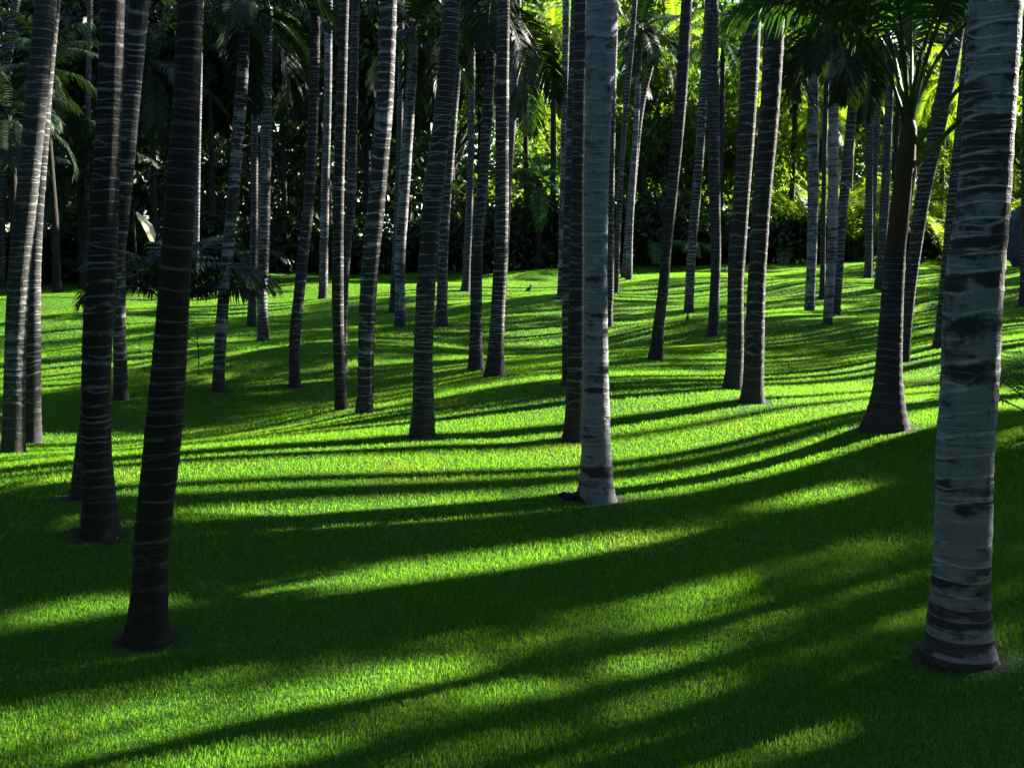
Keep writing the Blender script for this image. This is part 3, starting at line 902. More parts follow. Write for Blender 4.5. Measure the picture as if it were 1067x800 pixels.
# fountain-shaped clumps of long fronds from the ground
def fountain_mesh(seed, nf, length, mat, leaf=0.55, width=0.05, emin=25, emax=85, n=40):
    rnd = random.Random(seed)
    mb = MB()
    for i in range(nf):
        az = i * 2.39996 + rnd.uniform(-0.3, 0.3)
        e0 = R(rnd.uniform(emin, emax))
        r0 = rnd.uniform(0.05, 0.35)
        add_frond(mb, (r0 * math.cos(az), r0 * math.sin(az), 0.0), az, e0, R(rnd.uniform(45, 95)), length * rnd.uniform(0.65, 1.1), n,
                  leaf, width, 0.45, 0.2, 0.022, rnd)
    return mb.mesh('fronds', mat)


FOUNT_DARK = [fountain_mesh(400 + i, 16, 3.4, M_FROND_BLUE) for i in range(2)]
FOUNT_GREEN = [fountain_mesh(410 + i, 16, 3.2, M_FROND) for i in range(2)]
FOUNT_LIGHT = [fountain_mesh(420 + i, 18, 4.2, M_FROND_LIGHT, 0.5, 0.045, 50, 88) for i in range(2)]
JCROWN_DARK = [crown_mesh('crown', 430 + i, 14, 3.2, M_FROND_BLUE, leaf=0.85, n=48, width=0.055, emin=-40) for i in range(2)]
JCROWN_LIGHT = [crown_mesh('crown', 440 + i, 14, 2.8, M_FROND_LIGHT, leaf=0.75, n=44, width=0.055, emin=-35) for i in range(2)]
JCROWN_GREEN = [crown_mesh('crown', 450 + i, 14, 3.0, M_FROND, leaf=0.8, n=46, width=0.055, emin=-35) for i in range(2)]


def jtrunk_mesh():
    mb = MB()
    mb.tube([(0, 0, -0.2), (0.02, 0, 0.3), (0.0, 0.03, 2.0), (0.05, 0.0, 4.0), (0.02, 0.02, 6.0)], [0.2, 0.13, 0.11, 0.1, 0.09], 10)
    return mb.mesh('trunk', M_BARK_PLAIN, True)


JTRUNK = jtrunk_mesh()
gj = np.random.default_rng(11)


def world_x(px, y):
    return (px - PW / 2) / F * y


def jungle_palm(px, y, crown_py, meshes, label, sc=1.0, k=0):
    x = world_x(px, y)
    z = float(ground0(x, y))
    ch = at_depth(px, crown_py, y).z - z
    t = thing('jungle_palm', (x, y, z), label, 'palm tree', 'palms in the jungle behind the lawn', float(gj.uniform(0, 6.28)))
    link('trunk', JTRUNK, t, None, None, (1, 1, ch / 6.0))
    link('crown', meshes[k % len(meshes)], t, (0.02, 0.02, ch), (0, 0, float(gj.uniform(0, 6.28))), sc)
    return t


def fountain(px, y, meshes, label, sc=1.0, k=0, dz=0.0, name='fountain_palm'):
    x = world_x(px, y)
    t = thing(name, (x, y, float(ground0(x, y)) + dz), label, 'palm', 'clumps of arching fronds along the jungle edge', float(gj.uniform(0, 6.28)))
    link('fronds', meshes[k % len(meshes)], t, None, None, sc)
    mb = MB()
    for q in range(6):
        a = q * 1.05
        mb.tube([(0.15 * math.cos(a), 0.15 * math.sin(a), -0.1), (0.2 * math.cos(a), 0.2 * math.sin(a), 0.3 * sc)], [0.03, 0.02], 6)
    mb.build('stems', M_BARK_PLAIN, t)
    return t


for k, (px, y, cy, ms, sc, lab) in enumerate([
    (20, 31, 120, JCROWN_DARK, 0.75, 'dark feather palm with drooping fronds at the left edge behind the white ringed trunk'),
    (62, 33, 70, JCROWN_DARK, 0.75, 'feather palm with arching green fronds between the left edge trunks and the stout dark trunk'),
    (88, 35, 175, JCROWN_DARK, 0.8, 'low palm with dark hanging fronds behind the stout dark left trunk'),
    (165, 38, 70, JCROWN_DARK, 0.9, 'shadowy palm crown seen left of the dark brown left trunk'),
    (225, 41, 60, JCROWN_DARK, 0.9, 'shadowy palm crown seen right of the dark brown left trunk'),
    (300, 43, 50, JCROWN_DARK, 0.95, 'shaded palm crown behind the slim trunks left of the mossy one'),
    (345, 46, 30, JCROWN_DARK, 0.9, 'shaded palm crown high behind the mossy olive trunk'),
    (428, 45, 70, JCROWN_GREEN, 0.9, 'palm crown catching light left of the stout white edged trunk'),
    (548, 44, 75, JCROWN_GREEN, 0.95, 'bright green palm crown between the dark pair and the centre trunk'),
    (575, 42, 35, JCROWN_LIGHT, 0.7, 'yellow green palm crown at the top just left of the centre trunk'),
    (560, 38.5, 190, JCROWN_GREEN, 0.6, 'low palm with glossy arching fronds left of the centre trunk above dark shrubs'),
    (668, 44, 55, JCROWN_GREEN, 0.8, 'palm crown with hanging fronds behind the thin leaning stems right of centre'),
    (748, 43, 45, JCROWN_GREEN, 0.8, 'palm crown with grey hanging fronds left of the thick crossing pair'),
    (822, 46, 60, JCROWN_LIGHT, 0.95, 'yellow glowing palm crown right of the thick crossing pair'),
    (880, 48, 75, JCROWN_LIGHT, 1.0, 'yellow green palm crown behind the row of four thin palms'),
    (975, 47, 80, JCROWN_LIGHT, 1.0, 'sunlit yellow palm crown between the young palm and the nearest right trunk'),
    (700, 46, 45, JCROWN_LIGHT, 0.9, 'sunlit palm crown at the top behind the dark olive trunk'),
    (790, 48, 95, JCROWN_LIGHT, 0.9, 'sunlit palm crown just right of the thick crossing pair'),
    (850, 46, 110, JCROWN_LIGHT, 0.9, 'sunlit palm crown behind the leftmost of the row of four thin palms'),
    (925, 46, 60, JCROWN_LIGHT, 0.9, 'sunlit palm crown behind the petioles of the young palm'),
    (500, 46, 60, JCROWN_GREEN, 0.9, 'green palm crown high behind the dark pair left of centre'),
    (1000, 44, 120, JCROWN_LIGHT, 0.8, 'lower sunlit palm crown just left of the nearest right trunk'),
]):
    jungle_palm(px, y, cy, ms, lab, sc, k)

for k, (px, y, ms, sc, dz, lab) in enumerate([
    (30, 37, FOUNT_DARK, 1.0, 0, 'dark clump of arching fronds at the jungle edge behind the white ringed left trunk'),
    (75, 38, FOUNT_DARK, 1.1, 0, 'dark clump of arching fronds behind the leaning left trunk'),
    (150, 38, FOUNT_DARK, 0.9, 0, 'dark clump of fronds with a pale sunlit leaf behind the dark brown trunk'),
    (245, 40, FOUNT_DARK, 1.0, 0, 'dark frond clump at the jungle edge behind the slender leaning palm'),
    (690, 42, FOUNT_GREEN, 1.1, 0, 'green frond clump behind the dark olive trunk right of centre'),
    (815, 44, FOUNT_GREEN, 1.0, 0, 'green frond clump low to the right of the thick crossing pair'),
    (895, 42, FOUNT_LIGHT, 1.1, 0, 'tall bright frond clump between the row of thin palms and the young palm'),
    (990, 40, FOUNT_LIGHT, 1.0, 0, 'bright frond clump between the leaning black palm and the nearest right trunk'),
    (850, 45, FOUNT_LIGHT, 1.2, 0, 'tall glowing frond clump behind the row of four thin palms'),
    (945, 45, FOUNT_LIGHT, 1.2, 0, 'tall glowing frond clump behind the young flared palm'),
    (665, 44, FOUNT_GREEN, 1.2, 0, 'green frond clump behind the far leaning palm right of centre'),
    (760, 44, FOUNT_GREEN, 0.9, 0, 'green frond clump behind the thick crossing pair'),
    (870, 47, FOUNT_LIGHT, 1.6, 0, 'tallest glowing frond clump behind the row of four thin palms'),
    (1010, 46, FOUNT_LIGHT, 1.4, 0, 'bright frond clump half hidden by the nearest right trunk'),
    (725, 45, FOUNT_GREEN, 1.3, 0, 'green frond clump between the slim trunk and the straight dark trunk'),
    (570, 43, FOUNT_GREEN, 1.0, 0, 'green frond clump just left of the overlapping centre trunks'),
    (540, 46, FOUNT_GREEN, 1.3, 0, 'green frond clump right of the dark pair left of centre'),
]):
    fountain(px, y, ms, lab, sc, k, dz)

# low fan of fronds on the lawn at left
x, y = hit_ground(184, 402).xy
gz = float(ground0(x, y))
t = thing('fountain_palm', (x, y, gz), 'young palm behind the dark brown trunk, its dark arching fronds spreading to both sides', 'palm')
rnd = random.Random(9)
zc = at_depth(186, 322, y).z - gz
for (az, el, bend, L) in [(4, 58, 112, 1.6), (-18, 66, 118, 1.5), (20, 44, 78, 1.35), (178, 58, 130, 1.5), (196, 48, 105, 1.3), (340, 38, 70, 1.3), (60, 75, 80, 1.5), (225, 75, 115, 1.5), (290, 78, 120, 1.5), (110, 78, 90, 1.5), (150, 70, 120, 1.5)]:
    mb = MB()
    add_frond(mb, (0, 0, zc), R(az), R(el), R(bend), L, 46, 0.5, 0.03, 0.75, 0.22, 0.015, rnd)
    mb.build('frond', M_FROND_BLUE, t)
mb = MB(); mb.tube([(0, 0, -0.08), (0.01, 0, zc * 0.5), (0, 0, zc + 0.03)], [0.075, 0.055, 0.04], 10); mb.build('stem', M_SHEATH, t, True)

# little sapling with thin dark leaves beside it
x, y = hit_ground(207, 392).xy
t = thing('sapling', (x, y, float(ground0(x, y))), 'spindly dark sapling with a few narrow leaves right of the dark brown trunk', 'sapling')
mb = MB(); mb.tube([(0, 0, -0.05), (0.01, 0, 0.3), (0.0, 0.01, 0.62)], [0.009, 0.007, 0.004], 6); mb.build('stem', M_BARK_PLAIN, t)
mb = MB()
for k in range(4):
    add_frond(mb, (0, 0, 0.35 + 0.08 * k), R([10, 195, 330, 150][k]), R([35, 45, 60, 65][k]), R(70), 0.42, 9, 0.14, 0.016, 0.5, 0.15, 0.004, rnd)
mb.build('leaves', M_FROND_BLUE, t)

# fronds entering at the right edge
x, y = world_x(1092, 8.6), 8.6
t = thing('fountain_palm', (x, y, float(ground0(x, y))), 'small palm whose thin frond tips reach in from the right edge', 'palm')
for (az, el, bend, L) in [(185, 55, 70, 0.95), (170, 35, 60, 0.9), (205, 65, 85, 0.9), (20, 60, 80, 0.9), (90, 70, 80, 0.9), (300, 60, 80, 0.9)]:
    mb = MB()
    add_frond(mb, (0, 0, 0.12), R(az), R(el), R(bend), L, 24, 0.3, 0.014, 0.3, 0.3, 0.008, rnd)
    mb.build('frond', M_FROND, t)
mb = MB(); mb.tube([(0, 0, -0.06), (0, 0, 0.15)], [0.05, 0.03], 8); mb.build('stem', M_SHEATH, t, True)

# the pale leaf hanging at the jungle edge, its sunlit brightness put into its colour
p = at_depth(152, 238, 33.0)
mb = MB()
g = [(-0.27, 0.45), (-0.08, 0.26), (0.09, 0.04), (0.18, -0.22), (0.2, -0.44)]
wd = [0.02, 0.10, 0.16, 0.14, 0.03]
vs = []
for (a, z), w in zip(g, wd):
    vs += [(a - w, 0.05, z - 0.05), (a, -0.03, z), (a + w * 0.7, 0.04, z + 0.04)]
fs = []
for i in range(4):
    for j in range(2):
        fs.append((i * 3 + j, i * 3 + j + 1, i * 3 + j + 4, i * 3 + j + 3))
mb.add(vs, fs, 0.6)
x, y = p.x - 0.35, p.y
t = thing('broad_leaved_plant', (x, y, float(ground0(x, y))), 'tall plant with one pale sunlit leaf hanging left of the dark brown trunk', 'plant')
zl = p.z - float(ground0(x, y))
o = mb.build('sunlit_leaf', M_LEAF_PALE, t); o.location = (0.35, 0, zl)
mb = MB(); mb.tube([(0, 0, -0.1), (0.02, 0, zl * 0.5), (0.0, 0, zl + 0.62)], [0.06, 0.04, 0.02], 8); mb.build('stem', M_BARK_PLAIN, t)

# shrubs along the back edge of the lawn
SHRUB_GROUP = 'dark shrubs along the back edge of the lawn'
shr = [
    (10, 38, 1.2, 'dark shrub at the left edge behind the white ringed trunk'),
    (60, 39, 1.2, 'dark shrub between the left edge trunks and the stout dark trunk'),
    (112, 38.5, 1.2, 'dark shrub behind the stout dark left trunk'),
    (160, 40, 1.2, 'dark shrub behind the dark brown left trunk'),
    (222, 40, 1.2, 'dark shrub behind the low fan of fronds'),
    (262, 41.5, 1.3, 'dark shrub left of the bright gap in the jungle edge'),
    (328, 41.5, 1.3, 'dark shrub right of the bright gap in the jungle edge'),
    (372, 41, 1.2, 'dark shrub behind the mossy and the ladder ringed trunks'),
    (420, 41, 1.2, 'dark shrub behind the blue grey palm near the ladder ringed trunk'),
    (470, 41, 1.3, 'dark shrub behind the stout white edged trunk'),
    (530, 39.5, 1.3, 'glossy dark shrub between the dark pair and the centre trunk, left half'),
    (572, 39.5, 1.3, 'glossy dark shrub just left of the centre trunks'),
    (640, 42, 1.3, 'dark shrub just right of the centre trunk'),
    (690, 42, 1.4, 'dark rounded shrub beside the dark olive trunk'),
    (735, 42, 1.3, 'dark shrub behind the straight dark trunk right of centre'),
    (790, 43, 1.2, 'dark shrub behind the thick crossing pair'),
    (830, 43, 1.1, 'dark shrub left of the row of four thin palms'),
    (880, 43, 1.1, 'dark shrub behind the row of four thin palms'),
    (930, 43, 1.1, 'dark shrub behind the young flared palm'),
    (985, 43, 1.1, 'dark shrub left of the nearest right trunk at the jungle edge'),
    (1045, 42, 1.0, 'dark shrub right of the nearest right trunk'),
]
for k, (px, y, sc, lab) in enumerate(shr):
    x = world_x(px, y)
    t = thing('shrub', (x, y, float(ground0(x, y))), lab, 'shrub', SHRUB_GROUP, float(gj.uniform(0, 6.28)))
    link('foliage', SHRUBS[k % 3], t, None, None, (sc * gj.uniform(0.9, 1.15), sc, sc * gj.uniform(0.8, 1.15)))
    link('stems', STEMS, t)

# leafy trees in the jungle
for k, (px, y, crown_py, sc, lab) in enumerate([
    (120, 42, 40, 1.35, 'dark leafy tree deep behind the stout dark left trunk'),
    (200, 43, 40, 1.4, 'dark leafy tree deep behind the dark brown left trunk'),
    (385, 43.5, 50, 1.4, 'dark leafy tree behind the ladder ringed trunk'),
    (470, 44, 45, 1.3, 'dim leafy tree behind the stout white edged trunk'),
    (655, 47, 160, 0.8, 'leafy green tree behind the thin leaning stems right of centre'),
    (715, 46, 140, 0.9, 'bright leafy tree behind the slim trunk on the sunlit strip'),
    (765, 47, 160, 0.9, 'leafy tree with glittering foliage behind the thick crossing pair'),
    (690, 44.5, 120, 0.8, 'leafy tree with lit foliage behind the dark olive trunk'),
    (1060, 46, 150, 0.7, 'leafy tree at the right edge behind the nearest trunk'),
]):
    x = world_x(px, y)
    z = float(ground0(x, y))
    ch = at_depth(px, crown_py, y).z - z
    t = thing('leafy_tree', (x, y, z), lab, 'tree', 'leafy trees in the jungle behind the lawn', float(gj.uniform(0, 6.28)))
    link('trunk', BRANCHES[k % 2], t, None, None, (1, 1, ch / 4.2))
    link('crown', TREECROWNS_DARK[k % 2] if px < 500 else TREECROWNS[k % 3], t, (0, 0, ch - 2.4 * sc), (0, 0, float(gj.uniform(0, 6.28))), sc)  # left trees take the leaf colour darkened for shade

# unseen leafy trees added behind the photographer to block sky light
for k in range(34):
    a = math.radians(143 + (k % 17) * 15 + gj.uniform(-4, 4)); r = gj.uniform(8.5, 11.5) if k < 17 else gj.uniform(14, 19)
    if math.sin(a) > 0.2: r += 4
    x, y = r * math.cos(a), r * math.sin(a)
    t = thing('leafy_tree', (x, y, float(ground0(x, y))), 'unseen leafy tree added behind the photographer to block sky light', 'tree',
              'unseen leafy trees added behind the photographer', float(gj.uniform(0, 6.28)))
    link('trunk', BRANCHES[k % 2], t, None, None, (1, 1, 1.1))
    link('crown', TREECROWNS_DARK[k % 2], t, (0, 0, 1.0), (0, 0, float(gj.uniform(0, 6.28))), (1.4, 1.4, 1.7))

# the jungle mass behind: leaves beyond counting
def jungle_mass():
    g = np.random.default_rng(99)
    cs = []; rs = []
    for _ in range(1250):
        x = g.uniform(-36, 42); y = g.uniform(42.5 if x < 1.5 else 46, 66)
        if x > 3 + 0.1 * (y - 46) and (y < 57 or g.random() < 0.5): continue          # a clearing behind the right half: sun comes in from there
        top = (18.5 if x < 1.5 else 12.5) - 3.0 * sstep(2, 12, x)
        z = g.uniform(0, top)
        # the gap left of the mossy trunk through which a sunny patch shows
        if abs(x - (-0.205 * y)) < 1.0 and z < 1.2: continue
        cs.append((x, y, z + float(ground0(x, y)))); rs.append(g.uniform(0.8, 1.7))
    for _ in range(800):
        x = g.uniform(-60, 75); y = g.uniform(70, 84)
        cs.append((x, y, g.uniform(0, 20) + 1.5)); rs.append(g.uniform(1.5, 2.8))
    for _ in range(240):
        x = -g.uniform(18, 26); y = g.uniform(6, 48)
        if x > -0.47 * y - 1.5: continue
        cs.append((x, y, g.uniform(0, 12) + float(ground0(x, y)))); rs.append(g.uniform(0.9, 1.7))
    cs = np.array(cs); rs = np.array(rs)
    far = cs[:, 1] > 68
    right = (cs[:, 0] > -1.0) & ~far
    cnt = np.where(far, 300, np.where(right, 330, 170))
    V, T, t = leaf_cloud(cs, rs, cnt, np.repeat(np.where(far, 0.62, np.where(right, 0.27, 0.36)), cnt), g, 0.75, 0.35)
    side = np.repeat((cs[:, 0] + 1.5 * np.sin(cs[:, 2]) < -1.5 * (cs[:, 1] / 45)), cnt)      # left shade and right sunlight put into the leaf colour
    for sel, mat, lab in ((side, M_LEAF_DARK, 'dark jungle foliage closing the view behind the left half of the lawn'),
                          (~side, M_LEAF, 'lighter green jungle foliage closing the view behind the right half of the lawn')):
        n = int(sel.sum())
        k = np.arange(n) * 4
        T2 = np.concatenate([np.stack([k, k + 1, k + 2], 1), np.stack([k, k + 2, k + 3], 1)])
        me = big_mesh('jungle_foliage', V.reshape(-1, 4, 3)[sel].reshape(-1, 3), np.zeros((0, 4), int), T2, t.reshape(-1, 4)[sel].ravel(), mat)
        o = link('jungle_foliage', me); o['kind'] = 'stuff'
        o['label'] = lab; o['category'] = 'foliage'


jungle_mass()

# rounded boulder at the right edge
def boulder():
    g = np.random.default_rng(4)
    import bmesh
    bm = bmesh.new()
    bmesh.ops.create_icosphere(bm, subdivisions=4, radius=1.0)
    for v in bm.verts:
        c = v.co
        n = 0.08 * math.sin(3 * c.x + 1) * math.cos(2.5 * c.y) + 0.05 * math.sin(6 * c.z + 2 * c.x) + 0.03 * math.sin(11 * c.y + 5 * c.x)
        v.co = Vector((c.x * 1.5, c.y * 1.1, c.z * 1.6)) * (1 + n)
    me = bpy.data.meshes.new('boulder'); bm.to_mesh(me); bm.free()
    me.materials.append(M_ROCK)
    me.polygons.foreach_set('use_smooth', np.ones(len(me.polygons), dtype=bool))
    y = 37.0; x = world_x(1092, y)
    o = link('boulder', me, None, (x, y, float(ground0(x, y)) + 0.9))
    tag(o, 'large rounded blue grey boulder at the right edge behind the nearest trunk', 'boulder')


boulder()


# dry bits in the grass round the feet of the nearest palms
def litter():
    g = np.random.default_rng(12)
    ms = []
    for k in range(3):
        mb = MB()
        n = 6; L = [0.09, 0.14, 0.06][k]; w = [0.008, 0.007, 0.012][k]
        vs = []
        for i in range(n + 1):
            q = i / n
            c = (L * (q - 0.5), 0.012 * math.sin(3 * q + k), 0.012 + 0.014 * math.sin(math.pi * q))
            ww = w * math.sin(math.pi * (0.08 + 0.84 * q))
            vs += [(c[0], c[1] - ww, c[2] + 0.004), (c[0], c[1], c[2]), (c[0], c[1] + ww, c[2] + 0.004)]
        fs = []
        for i in range(n):
            for j in range(2):
                fs.append((i * 3 + j, i * 3 + j + 1, i * 3 + j + 4, i * 3 + j + 3))
        mb.add(vs, fs, 0.5)
        ms.append(mb.mesh('fallen_leaf', M_DRY_AND_LIT if k != 1 else M_DEAD))
    for idx, name, n in ((0, 'the nearest right palm trunk', 9), (1, 'the dark brown left palm trunk', 7), (2, 'the stout dark left palm trunk', 7), (24, 'the smooth grey centre palm trunk', 8)):
        bx, by, rb = BASES[idx]
        for k in range(n):
            a = g.uniform(-3.4, 0.4); r = rb + abs(g.normal(0.08, 0.22))
            x, y = bx + r * math.cos(a), by + r * math.sin(a)
            o = link('fallen_leaf', ms[k % 3], None, (x, y, float(ground(x, y)) + 0.006), (g.uniform(-0.3, 0.3), g.uniform(-0.2, 0.2), g.uniform(0, 6.28)), float(g.uniform(0.3, 0.65)))
            tag(o, 'small dry leaf in the grass at the foot of ' + name, 'dry leaf', 'dry leaves at the foot of ' + name)


litter()

# knot of old roots at the foot of the centre palm
p = hit_ground(594, 522)
mb = MB(); rnd = random.Random(2)
for k in range(13):
    a = rnd.uniform(0, 6.28); L = rnd.uniform(0.05, 0.15)
    mb.tube([(0, 0, -0.03), (0.4 * L * math.cos(a), 0.4 * L * math.sin(a), 0.022 + 0.012 * rnd.random()), (L * math.cos(a), L * math.sin(a), -0.015)], [0.020, 0.015, 0.006], 7)
o = mb.build('root_knot', M_BARK_PLAIN, None, True)
o.location = (p.x, p.y, float(ground(p.x, p.y)))
tag(o, 'dark knot of old roots in the grass left of the smooth grey centre trunk', 'roots')

# small dark birds on the grass
def bird(px, py, size, rz, label):
    p = hit_ground(px, py)
    t = thing('bird', (p.x, p.y, float(ground(p.x, p.y)) + 0.03), label, 'bird', None, rz)
    mb = MB()
    s = size
    mb.tube([(-0.52*s,0,0.16*s), (-0.34*s,0,0.26*s), (-0.12*s,0,0.40*s), (0.08*s,0,0.52*s), (0.2*s,0,0.66*s), (0.27*s,0,0.80*s), (0.33*s,0,0.88*s), (0.41*s,0,0.88*s)],
            [0.03*s, 0.06*s, 0.17*s, 0.19*s, 0.14*s, 0.105*s, 0.10*s, 0.04*s], 12)
    mb.build('body', M_BIRD, t, True)
    mb = MB(); mb.tube([(0.40*s,0,0.88*s), (0.56*s,0,0.85*s)], [0.03*s, 0.004*s], 6); mb.build('beak', M_BEAK, t)
    for sg in (-1, 1):
        mb = MB(); mb.tube([(0.02*s, 0.07*s*sg, 0.42*s), (0.05*s, 0.08*s*sg, 0.2*s), (0.04*s, 0.08*s*sg, -0.1*s)], [0.03*s, 0.016*s, 0.014*s], 6)
        mb.tube([(0.0, 0.08*s*sg, -0.06*s), (0.14*s, 0.09*s*sg, -0.09*s)], [0.014*s, 0.006*s], 5)
        mb.build('leg', M_BEAK, t)


bird(551, 307, 0.26, R(25), 'small dark bird standing upright on the lawn between the dark pair and the centre trunks')
bird(716, 338, 0.17, R(70), 'tiny dark bird low in the grass just below the slim trunk on the sunlit strip')

# ------------------------------------------------------------------ lawn
def axis(lo, hi, step, far_lo, far_hi):
    a = list(np.arange(lo, hi + 1e-6, step))
    s = step; v = lo; left = []
    while v > far_lo:
        s *= 1.35; v -= s; left.append(v)
    s = step; v = hi; right = []
    while v < far_hi:
        s *= 1.35; v += s; right.append(v)
    return np.array(left[::-1] + a + right)


xs = axis(-19, 21, 0.12, -500, 500)
ys = axis(1.5, 46, 0.12, -200, 600)
Xg, Yg = np.meshgrid(xs, ys, indexing='ij')
Zg = ground0(Xg, Yg)
soil = np.zeros_like(Xg)
for (mx, my, h, r), (bx, by, rb) in zip(MOUNDS, BASES):
    ix = (xs > mx - 3) & (xs < mx + 3); iy = (ys > my - 3) & (ys < my + 3)
    sub = np.ix_(ix, iy)
    d2 = (Xg[sub] - mx) ** 2 + (Yg[sub] - my) ** 2
    Zg[sub] += h * np.exp(-d2 / (r * r))
    soil[sub] = np.maximum(soil[sub], 0.75 - 0.75*sstep(rb + 0.01, rb + 0.13, np.sqrt(d2)))
V = np.stack([Xg, Yg, Zg], -1).reshape(-1, 3)
nx, ny = Xg.shape
i, j = np.meshgrid(np.arange(nx - 1), np.arange(ny - 1), indexing='ij')
Q = np.stack([i * ny + j, (i + 1) * ny + j, (i + 1) * ny + j + 1, i * ny + j + 1], -1).reshape(-1, 4)
me = big_mesh('lawn', V, Q, np.zeros((0, 3), int), np.full(len(V), 0.5), M_LAWN)
a = me.attributes.new('soil', 'FLOAT', 'POINT')
a.data.foreach_set('value', soil.ravel().astype(np.float32))
me.polygons.foreach_set('use_smooth', np.ones(len(me.polygons), dtype=bool))
o = link('lawn', me); o['kind'] = 'structure'; o['label'] = 'undulating bright green lawn under the palms'; o['category'] = 'lawn'


def lawn_z(x, y):
    """bilinear height of the lawn sheet"""
    ix = np.clip(np.searchsorted(xs, x) - 1, 0, nx - 2); iy = np.clip(np.searchsorted(ys, y) - 1, 0, ny - 2)
    fx = (x - xs[ix]) / (xs[ix + 1] - xs[ix]); fy = (y - ys[iy]) / (ys[iy + 1] - ys[iy])
    return (Zg[ix, iy] * (1 - fx) * (1 - fy) + Zg[ix + 1, iy] * fx * (1 - fy) + Zg[ix, iy + 1] * (1 - fx) * fy + Zg[ix + 1, iy + 1] * fx * fy)


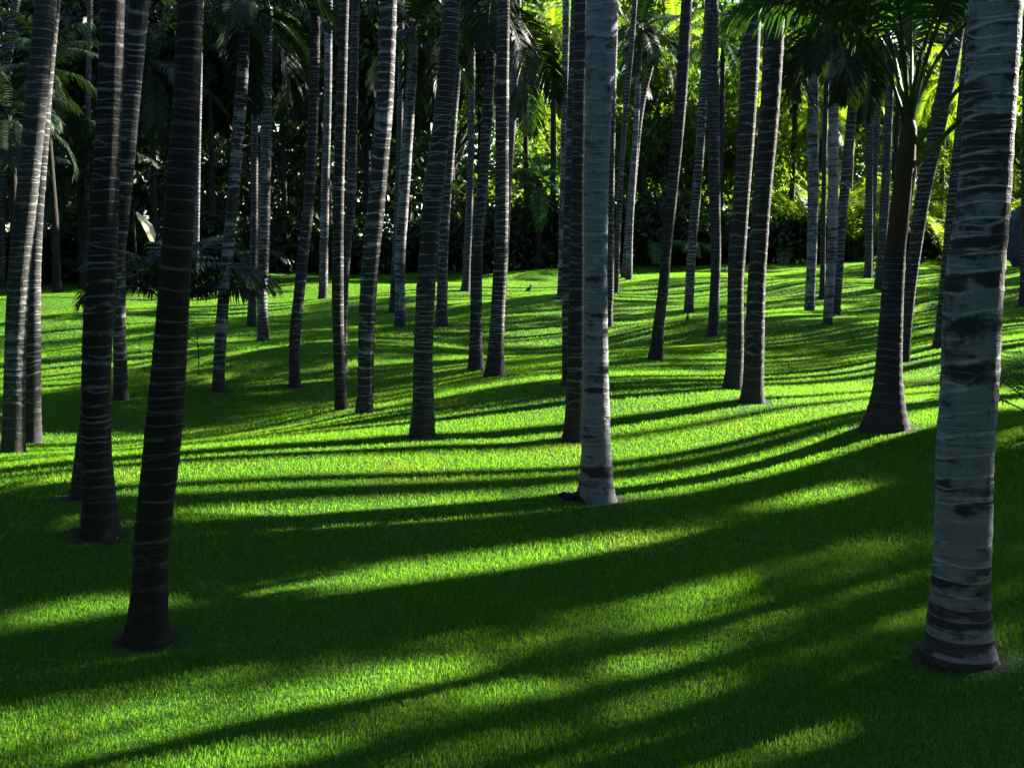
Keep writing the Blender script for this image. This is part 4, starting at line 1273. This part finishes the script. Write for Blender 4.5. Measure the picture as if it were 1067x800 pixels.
def grass():
    g = np.random.default_rng(1)
    zones = [(3.0, 6.0, 18000, 0.0029, 0.025), (6.0, 10.0, 9000, 0.0044, 0.028), (10.0, 17.0, 4200, 0.0068, 0.032), (17.0, 46.0, 1350, 0.0125, 0.034)]
    VV = []; QQ = []; TT = []; tt = []; off = 0
    for y0, y1, dens, bw, bh in zones:
        wmax = 0.50 * y1 + 1.2
        n = int(dens * (y1 - y0) * 2 * wmax)
        x = g.uniform(-wmax, wmax, n); y = g.uniform(y0, y1, n)
        keep = np.abs(x) < 0.50 * y + 1.2
        # clumping: thinner and thicker spots
        cl = np.sin(9 * x + 3 * np.sin(4 * y)) * np.sin(8 * y + 2 * np.sin(5 * x))
        keep &= g.random(n) < 0.86 + 0.14 * cl
        x = x[keep]; y = y[keep]
        ok = np.ones(len(x), bool); thin = np.ones(len(x))
        for bx, by, rb in BASES:
            d = np.sqrt((x - bx) ** 2 + (y - by) ** 2)
            ok &= d > rb * 1.0
            m = d < rb + 0.12
            thin[m] = np.minimum(thin[m], 0.12 + 0.88 * ((d[m] - rb) / 0.12).clip(0, 1) ** 1.5)
        ok &= g.random(len(x)) < thin
        x = x[ok]; y = y[ok]; th = thin[ok]
        n = len(x)
        z = lawn_z(x, y)
        tuft = 0.5 + 0.5 * np.sin(2.7 * x + 1.3 * np.sin(2.1 * y)) * np.sin(2.3 * y + 1.7 * np.sin(1.9 * x))
        h = bh * g.uniform(0.55, 1.25, n) * (0.8 + 0.4 * tuft) * (0.55 + 0.45 * th)
        long = g.random(n) < 0.015
        h[long] *= 1.5
        az = g.uniform(0, 2 * np.pi, n); lean = np.abs(g.normal(0.35, 0.25, n))
        fx = np.cos(az) * lean; fy = np.sin(az) * lean
        wa = az + np.pi / 2 + g.normal(0, 0.5, n)
        w = bw * g.uniform(0.6, 1.25, n) * 0.5
        wx = np.cos(wa) * w; wy = np.sin(wa) * w
        P = np.stack([x, y, z - 0.004], 1)
        W = np.stack([wx, wy, np.zeros(n)], 1)
        D1 = np.stack([fx * 0.35, fy * 0.35, np.ones(n)], 1) * (h * 0.55)[:, None]
        D2 = np.stack([fx * 1.4, fy * 1.4, np.full(n, 0.75)], 1) * (h * 0.5)[:, None]
        t = np.clip(g.normal(0.45, 0.22 if y1 < 11 else 0.12, n), 0, 0.96)
        if y1 < 11: t[g.random(n) < 0.009] = 1.0
        k = off + np.arange(n)
        if y1 <= 11:
            V = np.stack([P - W, P + W, P + D1 + W * 0.8, P + D1 - W * 0.8, P + D1 + D2], 1).reshape(-1, 3)
            k = off + np.arange(n) * 5
            QQ.append(np.stack([k, k + 1, k + 2, k + 3], 1)); TT.append(np.stack([k + 3, k + 2, k + 4], 1))
            tt.append(np.repeat(t, 5)); off += 5 * n
        else:
            V = np.stack([P - W, P + W, P + D1 + D2], 1).reshape(-1, 3)
            k = off + np.arange(n) * 3
            TT.append(np.stack([k, k + 1, k + 2], 1)); tt.append(np.repeat(t, 3)); off += 3 * n
        VV.append(V)
    me = big_mesh('grass', np.concatenate(VV), np.concatenate(QQ), np.concatenate(TT), np.concatenate(tt), M_GRASS)
    o = link('grass', me); o['kind'] = 'stuff'; o['label'] = 'short bright green grass covering the lawn'; o['category'] = 'grass'
    print('grass blades verts', off)


grass()

# ------------------------------------------------------------------ light, sky, camera
w = bpy.data.worlds.new('World'); scene.world = w; w.use_nodes = True
nt = w.node_tree
sky = nt.nodes.new('ShaderNodeTexSky'); sky.sky_type = 'NISHITA'; sky.sun_disc = False
sky.sun_elevation = SUN_EL; sky.sun_rotation = SUN_AZ
sky.altitude = 100; sky.air_density = 1.0; sky.dust_density = 0.3; sky.ozone_density = 2.6
bg = nt.nodes['Background']; bg.inputs[1].default_value = 0.05
nt.links.new(sky.outputs[0], bg.inputs[0])

sd = Vector((math.sin(SUN_AZ) * math.cos(SUN_EL), math.cos(SUN_AZ) * math.cos(SUN_EL), math.sin(SUN_EL)))
sl = bpy.data.lights.new('sun', 'SUN'); sl.energy = 5.0; sl.angle = R(0.5); sl.color = (1.0, 0.93, 0.80)
so = bpy.data.objects.new('sun', sl); COL.objects.link(so)
so.rotation_euler = (-sd).to_track_quat('-Z', 'Y').to_euler(); so.location = (30, 20, 30)

cd = bpy.data.cameras.new('camera'); cd.sensor_width = 36.0; cd.sensor_fit = 'HORIZONTAL'
cd.lens = 36.0 * F / PW; cd.clip_start = 0.1; cd.clip_end = 2000
co = bpy.data.objects.new('camera', cd); COL.objects.link(co)
co.location = (0, 0, CAM_Z); co.rotation_euler = (math.pi / 2 - PITCH, 0, 0)
scene.camera = co

scene.view_settings.view_transform = 'Standard'
scene.view_settings.look = 'None'
scene.view_settings.exposure = 2.9
scene.view_settings.gamma = 1.0
scene.view_settings.use_curve_mapping = False
scene.render.engine = 'CYCLES'
c = scene.cycles
c.max_bounces = 6; c.diffuse_bounces = 3; c.glossy_bounces = 2; c.transmission_bounces = 4; c.transparent_max_bounces = 4
c.sample_clamp_indirect = 6.0
c.use_denoising = True
c.use_adaptive_sampling = True; c.adaptive_threshold = 0.02; c.adaptive_min_samples = 24
